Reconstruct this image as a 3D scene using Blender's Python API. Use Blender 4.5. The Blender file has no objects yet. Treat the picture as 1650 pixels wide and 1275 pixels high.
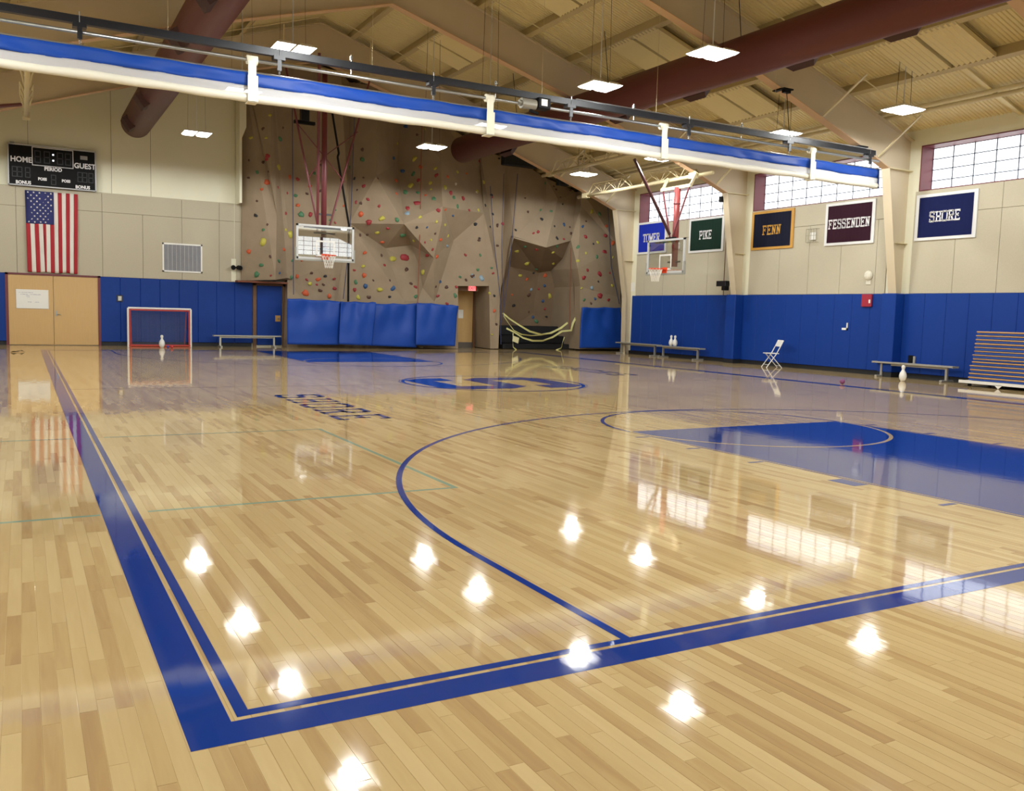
import bpy, math, random
from mathutils import Vector, Matrix
from mathutils.bvhtree import BVHTree
from mathutils.geometry import tessellate_polygon
R = random.Random(7)
col = bpy.context.scene.collection
S = bpy.context.scene

# ---------------------------------------------------------------- camera
CAM = Vector((-0.673, -3.073, 1.4252)); FPX = 1420.33
CR = Vector((0.87462138, -0.48399303, 0.02807463)); CU = Vector((0.02001223, 0.09390231, 0.99538026)); CF = Vector((0.48439338, 0.87001903, -0.09181475))
cd = bpy.data.cameras.new('camera'); cam = bpy.data.objects.new('camera', cd); col.objects.link(cam)
cam.matrix_world = Matrix(((CR.x, CU.x, -CF.x, CAM.x), (CR.y, CU.y, -CF.y, CAM.y), (CR.z, CU.z, -CF.z, CAM.z), (0, 0, 0, 1)))
cd.sensor_fit = 'HORIZONTAL'; cd.sensor_width = 36; cd.lens = FPX / 1650 * 36; cd.clip_start = .05; cd.clip_end = 200
S.camera = cam
# ---------------------------------------------------------------- world, light, exposure
w = bpy.data.worlds.new('world'); S.world = w; w.use_nodes = True
w.node_tree.nodes['Background'].inputs[0].default_value = (.85, .92, 1, 1); w.node_tree.nodes['Background'].inputs[1].default_value = 1.0
S.view_settings.view_transform = 'Standard'; S.view_settings.look = 'None'; S.view_settings.gamma = 1; S.view_settings.use_curve_mapping = False
S.view_settings.exposure = 0.3
LAMP_W = 160.0      # watts of each hanging fixture
LENS_E = 8.0       # glow of a lamp lens
WIN_E = 1.65         # glow of a translucent window pane
S.cycles.diffuse_bounces = 5; S.cycles.glossy_bounces = 4; S.cycles.max_bounces = 8; S.cycles.sample_clamp_indirect = 8
S.cycles.caustics_reflective = False; S.cycles.caustics_refractive = False

def ray(px, py): return CF + CR * ((px - 825) / FPX) - CU * ((py - 637.5) / FPX)
def at(px, py, ax, v):                      # the point where the line of sight through a pixel meets a plane of the hall
    d = ray(px, py); i = 'xyz'.index(ax); return CAM + d * ((v - CAM[i]) / d[i])

# ---------------------------------------------------------------- materials
def srgb(h):
    c = [int(h[i:i + 2], 16) / 255 for i in (0, 2, 4)]
    return tuple(x / 12.92 if x <= .04045 else ((x + .055) / 1.055) ** 2.4 for x in c) + (1,)
MATS = {}
def mat(name, color, rough=.6, metal=0, noise=0, nscale=8, bump=0, bscale=60, emit=0, spec=.5, alpha=1, stretch=None):
    if name in MATS: return MATS[name]
    m = bpy.data.materials.new(name); m.use_nodes = True; nt = m.node_tree; b = nt.nodes['Principled BSDF']
    c = srgb(color) if isinstance(color, str) else tuple(color)
    b.inputs['Base Color'].default_value = c; b.inputs['Roughness'].default_value = rough; b.inputs['Metallic'].default_value = metal
    b.inputs['Specular IOR Level'].default_value = spec
    m.diffuse_color = c; b.inputs['Alpha'].default_value = alpha
    if emit: b.inputs['Emission Color'].default_value = c; b.inputs['Emission Strength'].default_value = emit
    geo = None
    if noise or bump:
        geo = nt.nodes.new('ShaderNodeNewGeometry'); src = geo.outputs['Position']
        if stretch:
            mp = nt.nodes.new('ShaderNodeMapping'); mp.inputs['Scale'].default_value = stretch; nt.links.new(src, mp.inputs[0]); src = mp.outputs[0]
    if noise:
        n = nt.nodes.new('ShaderNodeTexNoise'); n.inputs['Scale'].default_value = nscale; n.inputs['Detail'].default_value = 5; nt.links.new(src, n.inputs[0])
        mx = nt.nodes.new('ShaderNodeMix'); mx.data_type = 'RGBA'
        mx.inputs[6].default_value = tuple(max(0, x * (1 - noise)) for x in c[:3]) + (1,); mx.inputs[7].default_value = tuple(min(1, x * (1 + noise)) for x in c[:3]) + (1,)
        nt.links.new(n.outputs[0], mx.inputs[0]); nt.links.new(mx.outputs[2], b.inputs['Base Color'])
    if bump:
        n2 = nt.nodes.new('ShaderNodeTexNoise'); n2.inputs['Scale'].default_value = bscale; n2.inputs['Detail'].default_value = 4; nt.links.new(src, n2.inputs[0])
        bp = nt.nodes.new('ShaderNodeBump'); bp.inputs['Strength'].default_value = bump; bp.inputs['Distance'].default_value = .01
        nt.links.new(n2.outputs[0], bp.inputs['Height']); nt.links.new(bp.outputs[0], b.inputs['Normal'])
    MATS[name] = m; return m

def wood_floor(name, tone_attr):
    """gloss maple strips; tone per strip from an attribute on real strips, from a strip pattern further off"""
    m = bpy.data.materials.new(name); m.use_nodes = True; nt = m.node_tree; N = nt.nodes; L = nt.links; b = N['Principled BSDF']
    g = N.new('ShaderNodeNewGeometry'); sp = N.new('ShaderNodeSeparateXYZ'); L.new(g.outputs['Position'], sp.inputs[0])
    def mth(op, a, bb=None):
        n = N.new('ShaderNodeMath'); n.operation = op
        for i, v in enumerate((a, bb)):
            if v is None: continue
            if isinstance(v, (int, float)): n.inputs[i].default_value = v
            else: L.new(v, n.inputs[i])
        return n.outputs[0]
    if tone_attr:
        at_ = N.new('ShaderNodeAttribute'); at_.attribute_name = 'tone'; tone = at_.outputs['Fac']
    else:
        row = mth('FLOOR', mth('DIVIDE', sp.outputs[0], STRIP))
        wn = N.new('ShaderNodeTexWhiteNoise'); wn.noise_dimensions = '1D'; L.new(row, wn.inputs['W'])
        ln = mth('ADD', mth('MULTIPLY', wn.outputs[0], .7), .45)
        idx = mth('FLOOR', mth('ADD', mth('DIVIDE', sp.outputs[1], ln), mth('MULTIPLY', wn.outputs[0], 37.3)))
        w2 = N.new('ShaderNodeTexWhiteNoise'); w2.noise_dimensions = '2D'; cb = N.new('ShaderNodeCombineXYZ'); L.new(row, cb.inputs[0]); L.new(idx, cb.inputs[1]); L.new(cb.outputs[0], w2.inputs['Vector'])
        tone = w2.outputs[0]
    mp = N.new('ShaderNodeMapping'); mp.inputs['Scale'].default_value = (30, 2.2, 1); L.new(g.outputs['Position'], mp.inputs[0])
    gn = N.new('ShaderNodeTexNoise'); gn.inputs['Scale'].default_value = 1.0; gn.inputs['Detail'].default_value = 6; gn.inputs['Distortion'].default_value = .6
    off = N.new('ShaderNodeVectorMath'); off.operation = 'ADD'; cb2 = N.new('ShaderNodeCombineXYZ'); L.new(mth('MULTIPLY', tone, 50), cb2.inputs[1]); L.new(mp.outputs[0], off.inputs[0]); L.new(cb2.outputs[0], off.inputs[1]); L.new(off.outputs[0], gn.inputs[0])
    n3 = N.new('ShaderNodeTexNoise'); n3.inputs['Scale'].default_value = 9; n3.inputs['Detail'].default_value = 3; L.new(off.outputs[0], n3.inputs[0]); n3.inputs['Scale'].default_value = .35
    f = mth('ADD', mth('ADD', mth('MULTIPLY', tone, .5), mth('MULTIPLY', gn.outputs[0], .34)), mth('MULTIPLY', n3.outputs[0], .22))
    cr = N.new('ShaderNodeValToRGB'); L.new(f, cr.inputs[0]); e = cr.color_ramp.elements
    e[0].position = .12; e[0].color = srgb('a08462'); e[1].position = .98; e[1].color = srgb('cbb58a')
    x = e.new(.25); x.color = srgb('a98c63'); x = e.new(.42); x.color = srgb('b89f72'); x = e.new(.7); x.color = srgb('c1aa7d')
    L.new(cr.outputs[0], b.inputs['Base Color'])
    b.inputs['Roughness'].default_value = .5; b.inputs['Specular IOR Level'].default_value = .0
    b.inputs['Coat Weight'].default_value = .95; b.inputs['Coat Roughness'].default_value = .045; b.inputs['Coat IOR'].default_value = 1.42
    gloss_bump(nt, b.inputs['Coat Normal'])
    m.diffuse_color = srgb('c8a671'); return m
def gloss_bump(nt, sock):
    N = nt.nodes; L = nt.links
    g = N.new('ShaderNodeNewGeometry'); mp = N.new('ShaderNodeMapping'); mp.inputs['Scale'].default_value = (17.5, 2.5, 1); L.new(g.outputs['Position'], mp.inputs[0])
    n = N.new('ShaderNodeTexNoise'); n.inputs['Scale'].default_value = 1; n.inputs['Detail'].default_value = 2; L.new(mp.outputs[0], n.inputs[0])
    n2 = N.new('ShaderNodeTexNoise'); n2.inputs['Scale'].default_value = 90; n2.inputs['Detail'].default_value = 1; L.new(g.outputs['Position'], n2.inputs[0])
    sx = N.new('ShaderNodeSeparateXYZ'); L.new(g.outputs['Position'], sx.inputs[0])
    dv = N.new('ShaderNodeMath'); dv.operation = 'DIVIDE'; L.new(sx.outputs[0], dv.inputs[0]); dv.inputs[1].default_value = STRIP
    fl_ = N.new('ShaderNodeMath'); fl_.operation = 'FLOOR'; L.new(dv.outputs[0], fl_.inputs[0])
    fy = N.new('ShaderNodeMath'); fy.operation = 'MULTIPLY'; L.new(sx.outputs[1], fy.inputs[0]); fy.inputs[1].default_value = 1.6
    cb = N.new('ShaderNodeCombineXYZ'); L.new(fl_.outputs[0], cb.inputs[0]); L.new(fy.outputs[0], cb.inputs[1])
    ns = N.new('ShaderNodeTexNoise'); ns.inputs['Scale'].default_value = 1.0; ns.inputs['Detail'].default_value = 1; L.new(cb.outputs[0], ns.inputs[0])
    b0 = N.new('ShaderNodeBump'); b0.inputs['Strength'].default_value = 1; b0.inputs['Distance'].default_value = .0016; L.new(ns.outputs[0], b0.inputs['Height'])
    b1 = N.new('ShaderNodeBump'); L.new(b0.outputs[0], b1.inputs['Normal']); b1.inputs['Strength'].default_value = 1; b1.inputs['Distance'].default_value = .00016; L.new(n.outputs[0], b1.inputs['Height'])
    b2 = N.new('ShaderNodeBump'); b2.inputs['Strength'].default_value = 1; b2.inputs['Distance'].default_value = .00002; L.new(n2.outputs[0], b2.inputs['Height']); L.new(b1.outputs[0], b2.inputs['Normal'])
    L.new(b2.outputs[0], sock)
def floor_paint(name, color):
    m = mat(name, color, .5, noise=.06, nscale=3, spec=.0); nt = m.node_tree; b = nt.nodes['Principled BSDF']
    b.inputs['Coat Weight'].default_value = .95; b.inputs['Coat Roughness'].default_value = .045; b.inputs['Coat IOR'].default_value = 1.42
    gloss_bump(nt, b.inputs['Coat Normal']); return m
STRIP = .0585
M_CREAM = mat('cream_paint', 'e2e0ca', .6, noise=.03, nscale=1.5)
M_DECK = mat('roof_deck_paint', 'e0d4a6', .55, noise=.05, nscale=1)
M_STEEL = mat('beige_steel_paint', 'c6b89e', .5, noise=.04, nscale=2)
M_STEELC = mat('cream_steel_paint', 'd2c6a0', .45, noise=.03, nscale=3)
M_TAN = mat('acoustic_board', 'b8b19d', .9, noise=.09, nscale=45, bump=.3, bscale=120)
M_GAP = mat('board_gap', '6d6149', .9)
M_PAD = mat('blue_vinyl', '10388a', .5, noise=.05, nscale=6, bump=.05, bscale=25, spec=.2)
M_MAT = mat('blue_mat_vinyl', '1745a2', .45, noise=.05, nscale=5, spec=.3)
M_BASEB = mat('black_rubber', '17181c', .6)
M_MAROON = mat('maroon_paint', '6a2c33', .45, noise=.05, nscale=3)
M_DUCT = mat('duct_maroon', '5e2620', .55, noise=.06, nscale=1.5)
M_DUCTD = mat('duct_register', '3a1613', .6)
M_DOOR = mat('maple_veneer', 'c8a56e', .4, noise=.1, nscale=4, stretch=(9, 9, .6))
M_WHITE = mat('white_plastic', 'e6e6e2', .4)
M_BLACK = mat('black_paint', '08080b', .6, spec=.2)
M_BLACKM = mat('black_steel', '1b1c22', .35, metal=.3)
M_CHROME = mat('zinc_tube', 'a9acae', .28, metal=.9)
M_ALU = mat('aluminium', 'b4b2aa', .4, metal=.6)
M_CURTB = mat('curtain_blue', '17429a', .45, spec=.25, noise=.08, nscale=2)
M_CURTW = mat('curtain_mesh', 'c6c6ca', .6, alpha=.6)
M_CURTR = mat('curtain_roll', 'dad7ca', .5, noise=.05, nscale=2)
M_STRAP = mat('cream_strap', 'dfdbc8', .5)
M_ROCK = mat('textured_rock_panel', '9a8973', .85, noise=.14, nscale=2.2, bump=.5, bscale=14)
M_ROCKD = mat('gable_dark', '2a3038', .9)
M_BROWN = mat('brown_timber', '6b4c34', .6, noise=.1)
M_LENS = mat('lamp_lens', (1, .985, .95, 1), .3, emit=LENS_E)
M_PANE = mat('window_pane', (.92, .96, 1, 1), .3, emit=WIN_E)
M_MULL = mat('window_grid_bar', '5a6273', .5)
M_RED = mat('red_paint', 'b53a30', .4)
M_ORANGE = mat('orange_rim', 'e0491f', .4)
M_NET = mat('white_cord', 'e9e6dd', .8)
M_GREY = mat('grey_pad', '9b9c94', .6)
M_PBLUE = floor_paint('court_blue', '173786')
M_PGREEN = floor_paint('court_green', '7f9684')
M_PWOOD = floor_paint('court_wood_arc', 'bda478')
M_PDARK = floor_paint('court_thin_dark', '7b6a5c')

# ---------------------------------------------------------------- mesh kit
class MB:
    def __init__(s): s.v = []; s.f = []; s.mi = []; s.m = 0
    def add(s, vs, fs):
        k = len(s.v); s.v += [tuple(p) for p in vs]; s.f += [tuple(i + k for i in f) for f in fs]; s.mi += [s.m] * len(fs); return s
    def box(s, a, b):
        x0, y0, z0 = (min(a[i], b[i]) for i in range(3)); x1, y1, z1 = (max(a[i], b[i]) for i in range(3))
        return s.add([(x0, y0, z0), (x1, y0, z0), (x1, y1, z0), (x0, y1, z0), (x0, y0, z1), (x1, y0, z1), (x1, y1, z1), (x0, y1, z1)],
                     [(0, 3, 2, 1), (4, 5, 6, 7), (0, 1, 5, 4), (1, 2, 6, 5), (2, 3, 7, 6), (3, 0, 4, 7)])
    def cbox(s, a, b, c=.01):                 # box with chamfered edges
        lo = [min(a[i], b[i]) for i in range(3)]; hi = [max(a[i], b[i]) for i in range(3)]
        V = []; idx = {}
        for sx in (0, 1):
            for sy in (0, 1):
                for sz in (0, 1):
                    p = [(lo, hi)[q][i] for i, q in enumerate((sx, sy, sz))]; d = [c if q == 0 else -c for q in (sx, sy, sz)]
                    for ax in range(3):
                        r = [p[i] + (0 if i == ax else d[i]) for i in range(3)]; idx[(sx, sy, sz, ax)] = len(V); V.append(tuple(r))
        F = []
        for ax in range(3):
            o = [i for i in range(3) if i != ax]
            for sd in (0, 1):
                q = []
                for (u, v) in ((0, 0), (1, 0), (1, 1), (0, 1)):
                    k = [0, 0, 0]; k[ax] = sd; k[o[0]] = u; k[o[1]] = v; q.append(idx[(*k, ax)])
                F.append(q)
            for (u, v) in ((0, 0), (0, 1), (1, 0), (1, 1)):
                q = []
                k0 = [0, 0, 0]; k0[o[0]] = u; k0[o[1]] = v; k1 = list(k0); k1[ax] = 1
                F.append([idx[(*k0, o[0])], idx[(*k0, o[1])], idx[(*k1, o[1])], idx[(*k1, o[0])]])
        for k in [(x, y, z) for x in (0, 1) for y in (0, 1) for z in (0, 1)]: F.append([idx[(*k, 0)], idx[(*k, 1)], idx[(*k, 2)]])
        s.add(V, F); s.fix = True; return s
    def tube(s, p, q, r, n=8, r2=None, cap=True):
        p = Vector(p); q = Vector(q); d = (q - p).normalized(); a = d.orthogonal().normalized(); b = d.cross(a); r2 = r if r2 is None else r2
        V = []
        for (c, rr) in ((p, r), (q, r2)):
            for i in range(n):
                t = 2 * math.pi * i / n; V.append(c + a * math.cos(t) * rr + b * math.sin(t) * rr)
        F = [(i, (i + 1) % n, n + (i + 1) % n, n + i) for i in range(n)]
        if cap: F += [tuple(range(n))[::-1], tuple(range(n, 2 * n))]
        return s.add(V, F)
    def path(s, pts, r, n=8):
        for a, b in zip(pts[:-1], pts[1:]): s.tube(a, b, r, n)
        return s
    def bar(s, p, q, wdt, h, up=(0, 0, 1)):   # rectangular bar from p to q
        p = Vector(p); q = Vector(q); d = (q - p).normalized(); u = Vector(up); sd = d.cross(u)
        if sd.length < 1e-4: sd = d.cross(Vector((0, 1, 0)))
        sd.normalize(); u = sd.cross(d)
        V = [c + sd * (i * wdt / 2) + u * (j * h / 2) for c in (p, q) for (i, j) in ((-1, -1), (1, -1), (1, 1), (-1, 1))]
        return s.add(V, [(0, 1, 2, 3)[::-1], (4, 5, 6, 7), (0, 1, 5, 4), (1, 2, 6, 5), (2, 3, 7, 6), (3, 0, 4, 7)])
    def lathe(s, c, prof, n=16):
        V = []; 
        for (r, z) in prof:
            for i in range(n): t = 2 * math.pi * i / n; V.append((c[0] + r * math.cos(t), c[1] + r * math.sin(t), c[2] + z))
        F = [(k * n + i, k * n + (i + 1) % n, (k + 1) * n + (i + 1) % n, (k + 1) * n + i) for k in range(len(prof) - 1) for i in range(n)]
        F += [tuple(range(n))[::-1], tuple(range((len(prof) - 1) * n, len(prof) * n))]
        return s.add(V, F)
    def torus(s, c, Rr, r, axis='z', n=20, m=6):
        V = []
        for i in range(n):
            t = 2 * math.pi * i / n
            for j in range(m):
                u = 2 * math.pi * j / m; rad = Rr + r * math.cos(u); p = [rad * math.cos(t), rad * math.sin(t), r * math.sin(u)]
                if axis == 'x': p = [p[2], p[0], p[1]]
                if axis == 'y': p = [p[0], p[2], p[1]]
                V.append((c[0] + p[0], c[1] + p[1], c[2] + p[2]))
        return s.add(V, [(i * m + j, ((i + 1) % n) * m + j, ((i + 1) % n) * m + (j + 1) % m, i * m + (j + 1) % m) for i in range(n) for j in range(m)])
    def sphere(s, c, r, n=12, sc=(1, 1, 1)):
        k = n // 2; prof = [(max(.001, math.sin(math.pi * i / k)) * r, -math.cos(math.pi * i / k) * r) for i in range(k + 1)]
        a = len(s.v); s.lathe((0, 0, 0), prof, n)
        for i in range(a, len(s.v)): v = s.v[i]; s.v[i] = (c[0] + v[0] * sc[0], c[1] + v[1] * sc[1], c[2] + v[2] * sc[2])
        return s
    def prism(s, pts, vec):                   # planar polygon pushed along vec
        n = len(pts); pts = [Vector(p) for p in pts]; vec = Vector(vec); T = tessellate_polygon([pts])
        return s.add(pts + [p + vec for p in pts], [tuple(t) for t in T] + [tuple(i + n for i in t[::-1]) for t in T] + [(i, (i + 1) % n, n + (i + 1) % n, n + i) for i in range(n)])
    def build(s, name, m, parent=None, smooth=False):
        org = Vector((0, 0, 0)); p = parent
        while p is not None: org += p.location; p = p.parent
        me = bpy.data.meshes.new(name); me.from_pydata([tuple(Vector(v) - org) for v in s.v], [], s.f)
        for x in (m if isinstance(m, (list, tuple)) else [m]): me.materials.append(x)
        if isinstance(m, (list, tuple)): me.polygons.foreach_set('material_index', s.mi)
        import bmesh
        bm = bmesh.new(); bm.from_mesh(me); bmesh.ops.recalc_face_normals(bm, faces=bm.faces); bm.to_mesh(me); bm.free()
        if smooth: me.polygons.foreach_set('use_smooth', [True] * len(me.polygons))
        me.update()
        o = bpy.data.objects.new(name, me); col.objects.link(o)
        if parent is not None: o.parent = parent
        return o
def tag(o, label=None, cat=None, group=None, kind=None):
    if label: o['label'] = label
    if cat: o['category'] = cat
    if group: o['group'] = group
    if kind: o['kind'] = kind
    return o
def thing(name, label, cat, loc=(0, 0, 0), group=None):
    o = bpy.data.objects.new(name, None); o.empty_display_size = .1; col.objects.link(o); o.location = loc
    return tag(o, label, cat, group)
def struct(name, loc=(0, 0, 0), label=None):
    o = bpy.data.objects.new(name, None); o.empty_display_size = .1; col.objects.link(o); o.location = loc; o['kind'] = 'structure'
    if label: o['label'] = label
    return o
def copy_tree(o, parent=None):
    c = o.copy(); col.objects.link(c)
    if parent is not None: c.parent = parent
    for ch in list(o.children): copy_tree(ch, c)
    return c
def inst(src, name, loc, parent, rot=None, scale=None):   # another piece sharing src's mesh; loc is the offset from the parent
    o = bpy.data.objects.new(name, src.data); col.objects.link(o); o.parent = parent; o.location = loc
    if rot: o.rotation_euler = rot
    if scale: o.scale = scale
    return o

# ---------------------------------------------------------------- hall dimensions
XR, XL, YF, YN, YB = 20.4, -4.75, 29.3, -6.0, 30.1     # right wall, left wall, door wall, near wall, wall behind the climbing wall
PADZ, TANZ, WZ0, WZ1 = 2.28, 5.0, 5.0, 6.2
XM = 7.83
def deckz(x): return 6.62 + .325 * (20.4 - max(x, 2 * XM - x))
CX = 6.2                                               # edge of the door wall
COLS = [25.35, 19.2, 13.05, 6.9, .75, -5.4]

# ================================================================= FLOOR
floor = MB().box((XL - .3, YN - .3, -.25), (23.6, YB + .2, 0)).build('floor', wood_floor('maple_floor', False))
tag(floor, 'glossy maple strip sports floor with painted court lines', kind='structure')
M_STRIPS = wood_floor('maple_strips', True)
cands = []
for row in range(int(-2.2 / STRIP), int(9.0 / STRIP)):
    x0 = row * STRIP; x1 = x0 + STRIP; rr = random.Random(row * 31 + 5); y = -2.2 + rr.uniform(-.9, 0)
    while y < 5.6:
        l = rr.uniform(.35, 1.15); y1 = y + l; t = rr.random() if rr.random() > .08 else rr.uniform(-.12, .1)
        c = Vector(((x0 + x1) / 2, (y + y1) / 2, 0)) - CAM; dep = c.dot(CF); u = c.dot(CR) / max(dep, .01) * FPX + 825; v = 637.5 - c.dot(CU) / max(dep, .01) * FPX
        if dep > .8 and -220 < u < 1870 and v < 1420: cands.append((dep, x0, x1, y, y1, t, row))
        y = y1
cands.sort()
def strip_geo(c):
    _, x0, x1, y0, y1, t, row = c; g = .0003 + (.0008 if row % 12 == 0 else 0); h = .0006 + .0005 * R.random(); k = .0011
    b = MB(); xa, xb, ya, yb = x0 + g, x1 - .0003, y0 + .0003, y1 - .0003
    b.add([(xa, ya, -.002), (xb, ya, -.002), (xb, yb, -.002), (xa, yb, -.002), (xa + k, ya + k, h), (xb - k, ya + k, h), (xb - k, yb - k, h), (xa + k, yb - k, h)],
          [(4, 5, 6, 7), (0, 1, 5, 4), (1, 2, 6, 5), (2, 3, 7, 6), (3, 0, 4, 7)]); return b
for c in cands[:300]:
    o = strip_geo(c).build('plank', M_STRIPS, floor); a = o.data.attributes.new('tone', 'FLOAT', 'FACE'); a.data.foreach_set('value', [c[5]] * len(o.data.polygons))
big = MB(); tones = []
for c in cands[300:]:
    b = strip_geo(c); big.add(b.v, b.f); tones += [c[5]] * len(b.f)
o = big.build('floor_planks', M_STRIPS, floor); a = o.data.attributes.new('tone', 'FLOAT', 'FACE'); a.data.foreach_set('value', tones); o['kind'] = 'stuff'

# ---- painted lines
Z1, Z2 = .0016, .0024
W_, L_ = 15.657, 25.914
def flat(name, polys, m, z=Z1, label=None):
    b = MB()
    for p in polys:
        T = tessellate_polygon([[Vector((x, y, 0)) for x, y in p]]); b.add([(x, y, z) for x, y in p], [tuple(t) for t in T])
    o = b.build(name, m, floor)
    if o.data.polygons and sum(p.normal.z for p in o.data.polygons) < 0: o.data.flip_normals()
    if label: o['label'] = label
    return o
def ring(cx, cy, r0, r1, a0, a1, n=64):
    A = [a0 + (a1 - a0) * i / n for i in range(n + 1)]; P = []
    for i in range(n):
        P.append([(cx + r * math.cos(t), cy + r * math.sin(t)) for (r, t) in ((r0, A[i]), (r1, A[i]), (r1, A[i + 1]), (r0, A[i + 1]))])
    return P
def rect(x0, y0, x1, y1): return [(x0, y0), (x1, y0), (x1, y1), (x0, y1)]
def frame(o0, o1):      # border strips between offsets outside the court rectangle
    return [rect(-o1, -o1, -o0, L_ + o1), rect(W_ + o0, -o1, W_ + o1 * 1.35, L_ + o1), rect(-o0, -o1, W_ + o0, -o0), rect(-o0, L_ + o0, W_ + o0, L_ + o1)]
flat('boundary_line', frame(0, .046), M_PBLUE, label='thin blue boundary line just inside the wide blue border')
flat('boundary_band', frame(.071, .228), M_PBLUE, label='wide blue border band around the court')
PI = math.pi
for s, nm in ((0, 'near'), (1, 'far')):
    Y = (lambda y: y) if s == 0 else (lambda y: L_ - y)
    mir = (lambda P: P) if s == 0 else (lambda P: [[(x, L_ - y) for x, y in p] for p in P])
    arc = ring(XM, 1.527, 6.155, 6.205, 0, PI, 96) + [rect(XM - 6.205, 0, XM - 6.155, 1.527), rect(XM + 6.155, 0, XM + 6.205, 1.527)]
    flat('three_point_line', mir(arc), M_PBLUE)
    ft = 5.79; hw = 1.9
    flat('free_throw_lane', mir([rect(XM - hw + .055, 0, XM + hw - .055, ft)]), M_PBLUE, label='solid blue painted lane in front of the %s basket' % ('near' if s == 0 else 'far'))
    flat('lane_line', mir([rect(XM - hw, 0, XM - hw + .03, ft), rect(XM + hw - .03, 0, XM + hw, ft)]), M_PBLUE)
    flat('free_throw_circle', mir(ring(XM, ft, 1.85, 1.9, 0, PI, 48)), M_PBLUE)
    flat('lane_arc', mir(ring(XM, ft, 1.85, 1.9, PI + .02, 2 * PI - .02, 48)), M_PWOOD, Z2, label='bare wood half circle left inside the blue lane')
    mk = []
    for y in (5.3, 4.37, 3.42, 1.29):
        mk += [rect(XM - hw - .22, y, XM - hw - .03, y + .05), rect(XM + hw + .03, y, XM + hw + .22, y + .05)]
    mk += [rect(XM - hw - .22, 2.15, XM - hw - .03, 2.45), rect(XM + hw + .03, 2.15, XM + hw + .22, 2.45)]
    flat('lane_mark', mir(mk), M_PBLUE)
flat('volleyball_line', [rect(-1.9, 3.33, -.24, 3.375), rect(.06, 3.33, 2.42, 3.375), rect(2.375, 3.375, 2.42, 7.1), rect(-1.9, 7.1, -.24, 7.145), rect(.06, 7.1, 2.42, 7.145)], M_PGREEN, .0012, label='faint grey-green narrow line')
flat('centre_line', [rect(0, L_ / 2 - .012, XM - 2, L_ / 2 + .012), rect(XM + 2, L_ / 2 - .012, W_, L_ / 2 + .012)], M_PDARK)
flat('centre_circle', ring(XM, L_ / 2 + .05, 1.83, 1.9, 0, 2 * PI, 96) + ring(XM, L_ / 2 + .05, 1.93, 1.945, 0, 2 * PI, 96), M_PBLUE, label='blue ring round the big S at mid court')
# block S: up = -X, right = +Y, drawn in a unit box
def poly_s(cx, cy, hx, hy, t):
    h = hy; q = []; ux = lambda v: cx - v * hx; uy = lambda u: cy + u * hy
    c = .28
    out = [(-1, .7), (-.7, 1), (.7, 1), (1, .7), (1, .38), (.5, .38), (.5, .66), (-.5, .66), (-.5, .17), (.7, .17), (1, -.13), (1, -.7), (.7, -1), (-.7, -1), (-1, -.7), (-1, -.38), (-.5, -.38), (-.5, -.66), (.5, -.66), (.5, -.17), (-.7, -.17), (-1, .13)]
    return [(ux(v), uy(u)) for u, v in out]
flat('court_letter', [poly_s(XM, L_ / 2 + .05, 1.62, 1.28, 1)], M_PBLUE, label='big blue block letter S at mid court')
# ---- stroke lettering with slab serifs (units: cap height 1)
G = {
 'T': [[(0, 1), (.7, 1)], [(.35, 1), (.35, 0)], ['b', .35, 0], [(0, 1), (0, .8)], [(.7, 1), (.7, .8)]],
 'O': [[(.15, 0), (.55, 0), (.7, .15), (.7, .85), (.55, 1), (.15, 1), (0, .85), (0, .15), (.15, 0)]],
 'W': [[(0, 1), (.2, 0), (.42, .75), (.64, 0), (.84, 1)], ['b', 0, 1], ['b', .84, 1]],
 'E': [[(.1, 0), (.1, 1)], [(0, 1), (.65, 1), (.65, .82)], [(0, 0), (.65, 0), (.65, .18)], [(.1, .52), (.45, .52)], [(.45, .64), (.45, .4)]],
 'R': [[(.1, 0), (.1, 1)], [(0, 1), (.5, 1), (.63, .88), (.63, .62), (.5, .5), (.1, .5)], [(.4, .5), (.6, 0)], ['b', .1, 0], ['b', .62, 0]],
 'P': [[(.1, 0), (.1, 1)], [(0, 1), (.5, 1), (.65, .88), (.65, .6), (.5, .47), (.1, .47)], ['b', .12, 0]],
 'I': [[(.15, 0), (.15, 1)], ['b', .15, 0], ['b', .15, 1]],
 'K': [[(.1, 0), (.1, 1)], [(.6, 1), (.15, .45)], [(.25, .55), (.62, 0)], ['b', .1, 0], ['b', .1, 1], ['b', .6, 1], ['b', .62, 0]],
 'F': [[(.1, 0), (.1, 1)], [(0, 1), (.65, 1), (.65, .8)], [(.1, .52), (.45, .52)], [(.45, .64), (.45, .4)], ['b', .12, 0]],
 'N': [[(.1, 0), (.1, 1), (.6, 0), (.6, 1)], ['b', .1, 0], ['b', .05, 1], ['b', .6, 1]],
 'S': [[(.02, .3), (.02, .12), (.15, 0), (.5, 0), (.63, .12), (.63, .42), (.5, .52), (.15, .55), (.03, .65), (.03, .88), (.15, 1), (.5, 1), (.62, .88), (.62, .72)]],
 'D': [[(.1, 0), (.1, 1)], [(0, 1), (.5, 1), (.68, .83), (.68, .17), (.5, 0), (0, 0)]],
 'H': [[(.1, 0), (.1, 1)], [(.62, 0), (.62, 1)], [(.1, .5), (.62, .5)], ['b', .1, 0], ['b', .1, 1], ['b', .62, 0], ['b', .62, 1]],
}
WID = {'I': .3, 'W': .84}
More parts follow.
